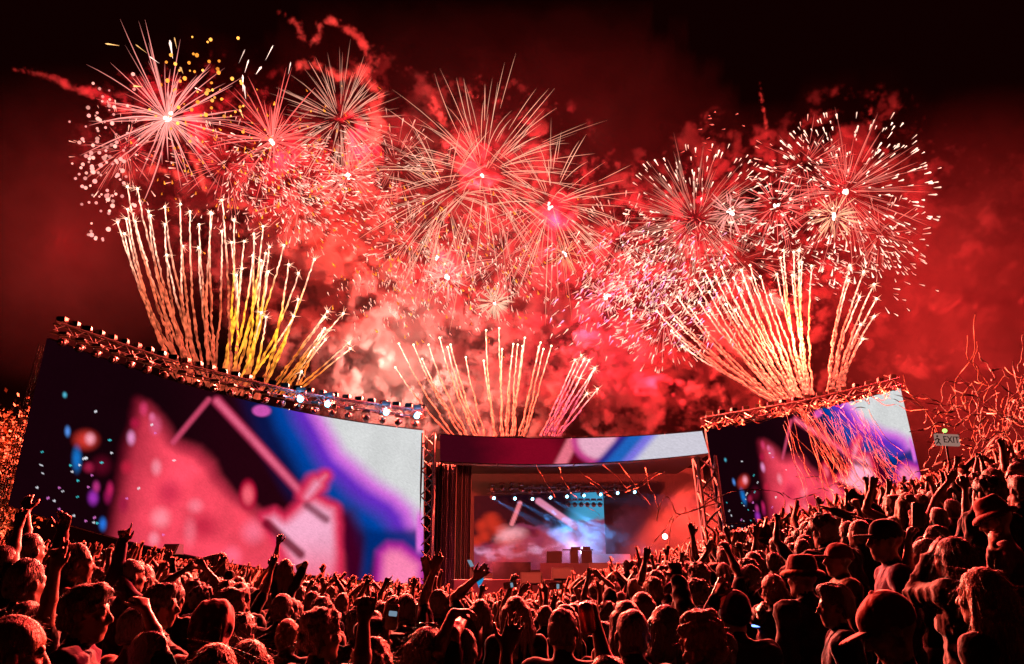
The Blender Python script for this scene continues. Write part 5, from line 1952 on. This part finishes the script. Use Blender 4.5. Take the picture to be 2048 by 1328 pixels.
# ------------------------------------------------------------------ streamers: paper ribbons thrown over the crowd and rigging
def streamer(pts, w, label, group, mat, seed):
    r = random.Random(seed)
    pts = np.array([tuple(p) for p in pts], float)
    n = 16
    k = np.linspace(0, len(pts) - 1, n)
    Q = np.stack([np.interp(k, range(len(pts)), pts[:, i]) for i in range(3)], 1)
    for _ in range(2):
        Q[1:-1] = (Q[:-2] + 2 * Q[1:-1] + Q[2:]) / 4
    o = Vector(Q[0])
    tw = r.random() * 6 + np.linspace(0, r.uniform(3, 14), n)
    side = np.stack([np.cos(tw), .4 * np.sin(tw * 1.3), np.sin(tw)], 1) * w / 2
    th = np.array((0, .004, 0))
    V = np.stack([Q - side - th, Q + side - th, Q + side + th, Q - side + th], 1).reshape(-1, 3) - np3(o)
    i = np.arange(n - 1)[:, None] * 4
    j = np.arange(4)[None]
    F = np.stack([i + j, i + (j + 1) % 4, i + 4 + (j + 1) % 4, i + 4 + j], -1).reshape(-1, 4)
    ob = link('streamer', mesh_np('streamer', V, F, (mat,), False), None, o)
    tag(ob, label, 'streamer', group)
    return ob


def squiggle(x0, y0, x1, y1, Y, amp, r, n=7):
    out = []
    a_ = math.atan2(y1 - y0, x1 - x0) + math.pi / 2
    for i in range(n):
        t = i / (n - 1)
        e = amp * r.gauss(0, 1) * (math.sin(math.pi * t) * .8 + .2)
        out.append(P(x0 + (x1 - x0) * t + e * math.cos(a_), y0 + (y1 - y0) * t + e * math.sin(a_) + amp * .5 * math.sin(math.pi * t), Y + r.gauss(0, .3)))
    return out


rs = random.Random(303)
G1 = 'streamers hanging before the smaller screen'
for k in range(64):
    x0, y0 = rs.uniform(1560, 1740), rs.uniform(812, 850)
    x1, y1 = x0 + rs.uniform(40, 150), rs.uniform(930, 1040)
    streamer(squiggle(x0, y0, x1, y1, rs.uniform(40, 46), 6, rs), .03, 'thin ribbon falling in a slant across the smaller screen', G1, rs.choice(['paper', 'paper_white', 'paper_white']), k)
for k in range(26):
    x0, y0 = rs.uniform(1640, 1800), rs.uniform(960, 1030)
    streamer(squiggle(x0, y0, x0 + rs.gauss(0, 50), y0 + rs.gauss(0, 40), rs.uniform(36, 42), 10, rs), .03, 'short tangled ribbon at the foot of the smaller screen', 'tangled ribbons at the foot of the smaller screen', 'paper', 100 + k)
for k in range(44):
    f = rs.random()
    x0, y0 = 1405 + f * 395, 848 - f * 70
    streamer(squiggle(x0, y0, x0 + rs.gauss(20, 45), y0 + rs.gauss(2, 12), rs.uniform(49.0, 50.2) + f * 5, 9, rs), .055, 'orange ribbon snagged on the truss over the smaller screen', 'ribbons snagged on the truss', 'paper', 200 + k)
for k in range(80):
    x0 = rs.triangular(1840, 2060, 2040)
    y0 = rs.uniform(740, 900) - .25 * (x0 - 1950)
    streamer(squiggle(x0, y0, x0 + rs.gauss(0, 85), y0 + rs.gauss(10, 75), rs.uniform(18, 28), 16, rs, 9), rs.choice([.022, .03, .036]), 'pale ribbon looping in the air over the hillside crowd', 'ribbons over the hillside crowd', rs.choice(['paper', 'paper_white', 'paper_white']), 300 + k)
for k in range(26):
    x0 = rs.uniform(1830, 2040)
    y0 = 985 - .45 * (x0 - 1830) + rs.gauss(0, 12)
    streamer(squiggle(x0, y0, x0 + rs.gauss(30, 50), y0 + rs.gauss(-15, 25), rs.uniform(20, 30), 9, rs), .03, 'orange ribbon lying over heads at the top of the hillside', 'ribbons on the hillside heads', 'paper', 400 + k)
for k, (x0, y0, x1, y1) in enumerate(((1072, 930, 1110, 995), (1118, 935, 1140, 985), (1160, 940, 1215, 985), (1205, 930, 1290, 1000), (1238, 925, 1300, 1010), (1255, 975, 1320, 940), (1140, 985, 1200, 1030), (1180, 965, 1230, 1000), (1290, 935, 1315, 1015), (1250, 985, 1330, 945))):
    streamer(squiggle(x0, y0, x1, y1, 44, 3, rs), .03, 'single ribbon drifting down through the stage opening', 'ribbons in the stage opening', 'paper', 500 + k)
for k, pl in enumerate((((1312, 1042), (1322, 995), (1338, 990), (1348, 1015), (1352, 1035), (1400, 1015), (1440, 1005)), ((1348, 1032), (1340, 1060), (1336, 1100)), ((1352, 1035), (1375, 1020), (1368, 1012), (1380, 1040)), ((1400, 1015), (1440, 990), (1480, 978), (1540, 980), (1562, 985), (1575, 1000), (1560, 1040)),
                        ((1565, 985), (1585, 1000), (1640, 985)), ((1445, 1045), (1500, 1048), (1540, 1060)), ((1215, 1155), (1300, 1130), (1330, 1120), (1400, 1115)), ((1330, 1128), (1380, 1100), (1420, 1090)), ((1290, 1110), (1310, 1080), (1330, 1060), (1345, 1030)), ((1355, 1120), (1365, 1085), (1400, 1060)), ((1150, 1165), (1200, 1158), (1260, 1140)), ((1395, 1100), (1440, 1085), (1470, 1075)))):
    streamer([P(x, y, 26 + .2 * k) for x, y in pl], .04, ('long curling orange ribbon looping from the stage tower', 'short orange ribbon dangling by the red stage smoke', 'small orange loop of ribbon by the red stage smoke', 'longest orange ribbon arching before the smaller screen', 'forked orange ribbon end before the smaller screen', 'pale ribbon low before the smaller screen', 'orange ribbon laid along the heads below the deck', 'orange ribbon rising from the heads below the red smoke', 'slanting orange ribbon before the flare', 'bent orange ribbon by the flare', 'flat ribbon at the foot of the deck', 'ribbon over heads at the foot of the stage tower')[k], None, 'paper', 600 + k)

# ------------------------------------------------------------------ small things held or standing in the crowd
def text_mesh(s, size, depth, mat):
    cu = bpy.data.curves.new('lettering', 'FONT')
    cu.body = s
    cu.size = size
    cu.extrude = depth
    cu.align_x = 'CENTER'
    cu.align_y = 'CENTER'
    ob = bpy.data.objects.new('tmp_text', cu)
    COL.objects.link(ob)
    me = bpy.data.meshes.new_from_object(ob.evaluated_get(bpy.context.evaluated_depsgraph_get()))
    bpy.data.objects.remove(ob)
    me.materials.clear()
    me.materials.append(MATS[mat])
    me.name = 'lettering'
    return me


def at_px(p, base):
    return np3(p - base)


c = P(1894, 880, 17)
g_ = float(gz(c.x, c.y))
sign = empty('exit_sign', Vector((c.x, c.y, g_)), 'white EXIT sign on a post among ribbons on the hillside', 'sign')
zz = c.z - g_
mb = MB()
mb.cbox((0, 0, zz), .6, .05, .25, .02)
bd = mb.build('board', 'sign_glow', sign)
bd_rot = Matrix.Rotation(-.3, 4, 'Y')
lt = link('lettering', text_mesh('EXIT', .2, .004, 'sign_ink'), bd)
lt.location = (.08, -.032, zz)
lt.rotation_euler = (math.pi / 2, 0, 0)
mb = MB()   # running figure beside the word
z0 = zz - .01
for a_, b_ in (((-.24, z0 + .03), (-.25, z0 - .04)), ((-.25, z0 - .04), (-.2, z0 - .1)), ((-.25, z0 - .04), (-.31, z0 - .09)), ((-.27, z0 + .03), (-.21, z0)), ((-.27, z0 + .03), (-.33, z0 - .01))):
    mb.tube([(a_[0], -.03, a_[1]), (b_[0], -.03, b_[1])], .013, 5)
mb.ball((-.265, -.03, z0 + .075), .022, 7, 5)
o = mb.build('pictogram', 'sign_ink', bd)
o['kind'] = 'stuff'
mb = MB()
mb.tube([(0, .04, 0), (0, .04, zz + .2)], .025, 6)
mb.build('post', 'black_metal', sign)
mb = MB()
mb.ball((-.02, 0, zz + .2), .045, 10, 7, sq=(1.2, 1, 1))
mb.build('lamp', 'green_glow', sign, True)
sign.rotation_euler = (0, -.0, .25)


def phone(px, py, Y, label, lit=False, tilt=0, turn=0, s=1.0, group=None):
    c_ = P(px, py, Y * HS if Y < 8 else Y)
    root = empty('phone', c_, label, 'phone', group)
    root.rotation_euler = (0, tilt, turn)
    mb_ = MB()
    mb_.cbox((0, 0, 0), .074 * s, .009 * s, .15 * s, .01 * s)
    mb_.build('case', 'black_plastic', root)
    mb_ = MB()
    mb_.cbox((0, -.0055 * s, 0), .066 * s, .002 * s, .138 * s, .007 * s)
    ds = mb_.build('display', 'eye', root)
    if lit:
        mb_ = MB()
        mb_.cbox((.004 * s, -.0072 * s, .02 * s), .05 * s, .0012 * s, .03 * s, .004 * s)
        mb_.build('lit_picture', 'phone_glow', ds)
    mb_ = MB()
    mb_.cbox((-.02 * s, .0055 * s, .055 * s), .022 * s, .003 * s, .024 * s, .005 * s)
    mb_.build('camera_lens', 'aluminium', root)
    return root


phone(1836, 1030, 4.28, 'dark phone held high in the bare arm on the bank', tilt=.15)
phone(784, 1234, 4.36, 'lit phone held up beside the cap turned side on', True, .1)
phone(1440, 1186, 3.62, 'dark phone tilted in the wristbanded hand', tilt=.5)
phone(1392, 1222, 5.6, 'lit phone held sideways before the curly head', True, 1.5)
phone(603, 1132, 11.0, 'phone held out by the woman on shoulders', tilt=1.2)
phone(1112, 1172, 9.0, 'lit phone among the raised hands before the deck', True, 1.57)
phone(1020, 1170, 9.5, 'lit phone in the crowd below the dark riser', True, 1.4)

can = empty('drinks_can', P(1178, 1264, 3.04 * HS), 'red drinks can held up in one hand', 'can')
mb = MB()
mb.tube([(0, 0, -.005), (0, 0, .0), (0, 0, .008), (0, 0, .1), (0, 0, .112), (0, 0, .116)], (.02, .025, .033, .033, .027, .026), 18)
mb.build('body', 'can_red', can, True)
mb = MB()
mb.tube([(0, 0, .114), (0, 0, .119)], (.027, .025), 18)
lid = mb.build('lid', 'aluminium', can, True)
mb = MB()
mb.cbox((0, -.006, .121), .012, .02, .003, .003)
mb.build('ring_pull', 'aluminium', lid)
can.rotation_euler = (.08, -.12, 0)


def worn(o_, name, me, world_loc, rot=(0, 0, 0)):
    """a child of a person placed by its place in the world"""
    M = Matrix.LocRotScale(o_.location, o_.rotation_euler, o_.scale)
    ch = link(name, me, o_)
    ch.matrix_parent_inverse = M.inverted()
    ch.location = world_loc
    ch.rotation_euler = rot
    return ch


def find(txt):
    return next(o_ for o_ in bpy.data.objects if o_.get('label', '').startswith(txt) and o_.get('category') == 'person')


tk = link('print', text_mesh('TRUCK', .085, .002, 'sign_lettering'), truck)
tk.location = (.05, -.148, 1.22)
tk.rotation_euler = (math.pi / 2 - .05, -.42, .08)
nt15 = find('person raising a wristbanded')
q = link('print', text_mesh('15', .07, .002, 'sign_white'), nt15)
q.location = (.05, -.142, 1.32)
q.rotation_euler = (math.pi / 2, 0, 0)
mb = MB()
a_ = np.arange(13) / 12 * 2 * math.pi
mb.tube([(.034 * math.cos(t), .034 * math.sin(t), 0) for t in a_], .008, 6, caps=False)
band = mb.mesh('wristband', 'wrist_glow', True)


def wrist_of(o_, side):
    """narrowest ring of the forearm below a raised hand: found on the body's own mesh"""
    me = o_.data
    V = np.empty(len(me.vertices) * 3, np.float32)
    me.vertices.foreach_get('co', V)
    V = V.reshape(-1, 3)
    m_ = (V[:, 0] * side > .12) & (V[:, 2] > 1.2)
    Q = V[m_]
    zt = Q[:, 2].max() - .20
    ring = Q[np.abs(Q[:, 2] - zt) < .012]
    return Vector(ring.mean(0)) if len(ring) else None


for txt, side in (('person raising a wristbanded', -1), ('short person holding a phone up', -1)):
    o_ = find(txt)
    w = wrist_of(o_, side)
    if w is not None:
        ch = link('wristband', band, o_, w)
        ch.scale = (1.05, 1.05, 1.2)

# hair clip, sunglasses
cl = find('woman with long wavy blond hair and a shiny clip')
mb = MB()
mb.cbox((0, 0, 0), .07, .02, .018, .005)
k_ = link('hair_clip', mb.mesh('hair_clip', 'aluminium'), cl, (-.085, -.02, 1.70))
k_.rotation_euler = (0, -.6, .3)
gl = find('woman with long hair and sunglasses')
mb = MB()
for sx in (-1, 1):
    mb.ball((sx * .034, 0, 0), .03, 10, 6, sq=(1, .25, .8))
mb.tube([(-.07, .0, 0), (0, .012, .006), (.07, 0, 0)], .004, 5)
k_ = link('sunglasses', mb.mesh('sunglasses', 'eye', True), gl, (0, .05, 1.765))
k_.rotation_euler = (.9, 0, 0)
k_['kind'] = 'stuff'


# flags and cloths held up
def flag(label, px, py, Y, w, h_, pole, seed, mat, droop=.3, turn=0):
    c_ = P(px, py, Y)
    g2 = float(gz(c_.x, c_.y)) + 1.5
    root = empty('flag', c_, label, 'flag')
    nu, nv = 16, 10
    r = random.Random(seed)
    u, v = np.meshgrid(np.linspace(0, 1, nu), np.linspace(0, 1, nv), indexing='ij')
    X = u * w * math.cos(turn)
    Y_ = u * w * math.sin(turn) + .09 * np.sin(u * 8 + v * 3 + seed) * u
    Z = -v * h_ - droop * u ** 1.6 * w + .05 * np.sin(u * 11 + seed)
    V = np.stack([X, Y_, Z], -1)
    V2 = V + np.array((0, .008, 0))
    i, j = np.meshgrid(np.arange(nu - 1), np.arange(nv - 1), indexing='ij')
    F = np.stack([i * nv + j, (i + 1) * nv + j, (i + 1) * nv + j + 1, i * nv + j + 1], -1).reshape(-1, 4)
    link('cloth', mesh_np('cloth', np.vstack([V.reshape(-1, 3), V2.reshape(-1, 3)]), np.vstack([F, F[:, ::-1] + nu * nv]), (mat,), True), root)
    mb_ = MB()
    mb_.tube([(0, .01, .06), (0 + pole, .02, g2 - c_.z)], .012, 6)
    mb_.build('pole', 'black_metal', root)
    return root


flag('pink flag slanting on a pole before the smaller screen', 1508, 1045, 13, .42, .26, .25, 2, 'flag_pink', .5)
flag('pale cloth waved over the hillside crowd', 1690, 985, 11, .42, .26, .2, 5, 'cloth_white', -.1)
flag('pink chequered flag held low behind the sunglasses', 905, 1235, 6.2, .22, .2, .02, 8, 'flag_pink', .3)
flag('narrow pink flag beside the long hair', 833, 1226, 6.0, .09, .3, .0, 11, 'flag_pink', .6)

# ------------------------------------------------------------------ trees beyond the largest screen
def tree(label, px, py, Y, H, R, seed):
    r = random.Random(seed)
    c_ = P(px, py, Y)
    g2 = float(gz(np.clip(c_.x, -34, 36), c_.y))
    root = empty('tree', Vector((c_.x, c_.y, g2)), label, 'tree')
    top = c_.z - g2
    mb_ = MB()
    mb_.tube([(0, 0, -.2), (.1, 0, top * .3), (-.05, .1, top * .6), (0, 0, top * .95)], (.38, .3, .2, .06), 8)
    tr = mb_.build('trunk', 'bark', root, True)
    mb_ = MB()
    tips = []
    for k in range(14):
        a_ = r.random() * 6.28
        z_ = top * r.uniform(.35, .85)
        e = R * r.uniform(.5, .95)
        tip = np.array((e * math.cos(a_), e * math.sin(a_), z_ + e * r.uniform(.2, .7)))
        tips.append(tip)
        m1 = MB()
        m1.tube([(0, 0, z_), tip * np.array((.5, .5, 1)) - np.array((0, 0, .2)), tip], (.13, .08, .03), 5)
        m1.build('limb', 'bark', tr)
    V, F = [], []
    for k in range(5200):
        t = tips[r.randrange(len(tips))] if r.random() < .75 else np.array((r.gauss(0, R * .4), r.gauss(0, R * .4), top * r.uniform(.5, 1.05)))
        p_ = t + np.array([r.gauss(0, R * .17) for _ in range(3)])
        a1 = rdir(r) * r.uniform(.08, .17)
        a2 = np.cross(a1, rdir(r))
        a2 = a2 / (np.linalg.norm(a2) + 1e-6) * .08
        b0 = len(V)
        V += [p_ - a1, p_ + a2, p_ + a1, p_ - a2]
        F.append((b0, b0 + 1, b0 + 2, b0 + 3))
    cr = link('crown', mesh_np('crown', V, F, ('leaf',)), root)
    return root


tree('orange lit tree beyond the outer edge of the largest screen', 8, 840, 44, 7, 3.0, 1)
tree('second tree low behind the mast of the largest screen', -40, 900, 40, 5, 2.6, 2)
point_light('tree_fill_light', P(10, 880, 38), (1, .04, .01), 170, .3)  # added lamp in the air that turns the trees orange
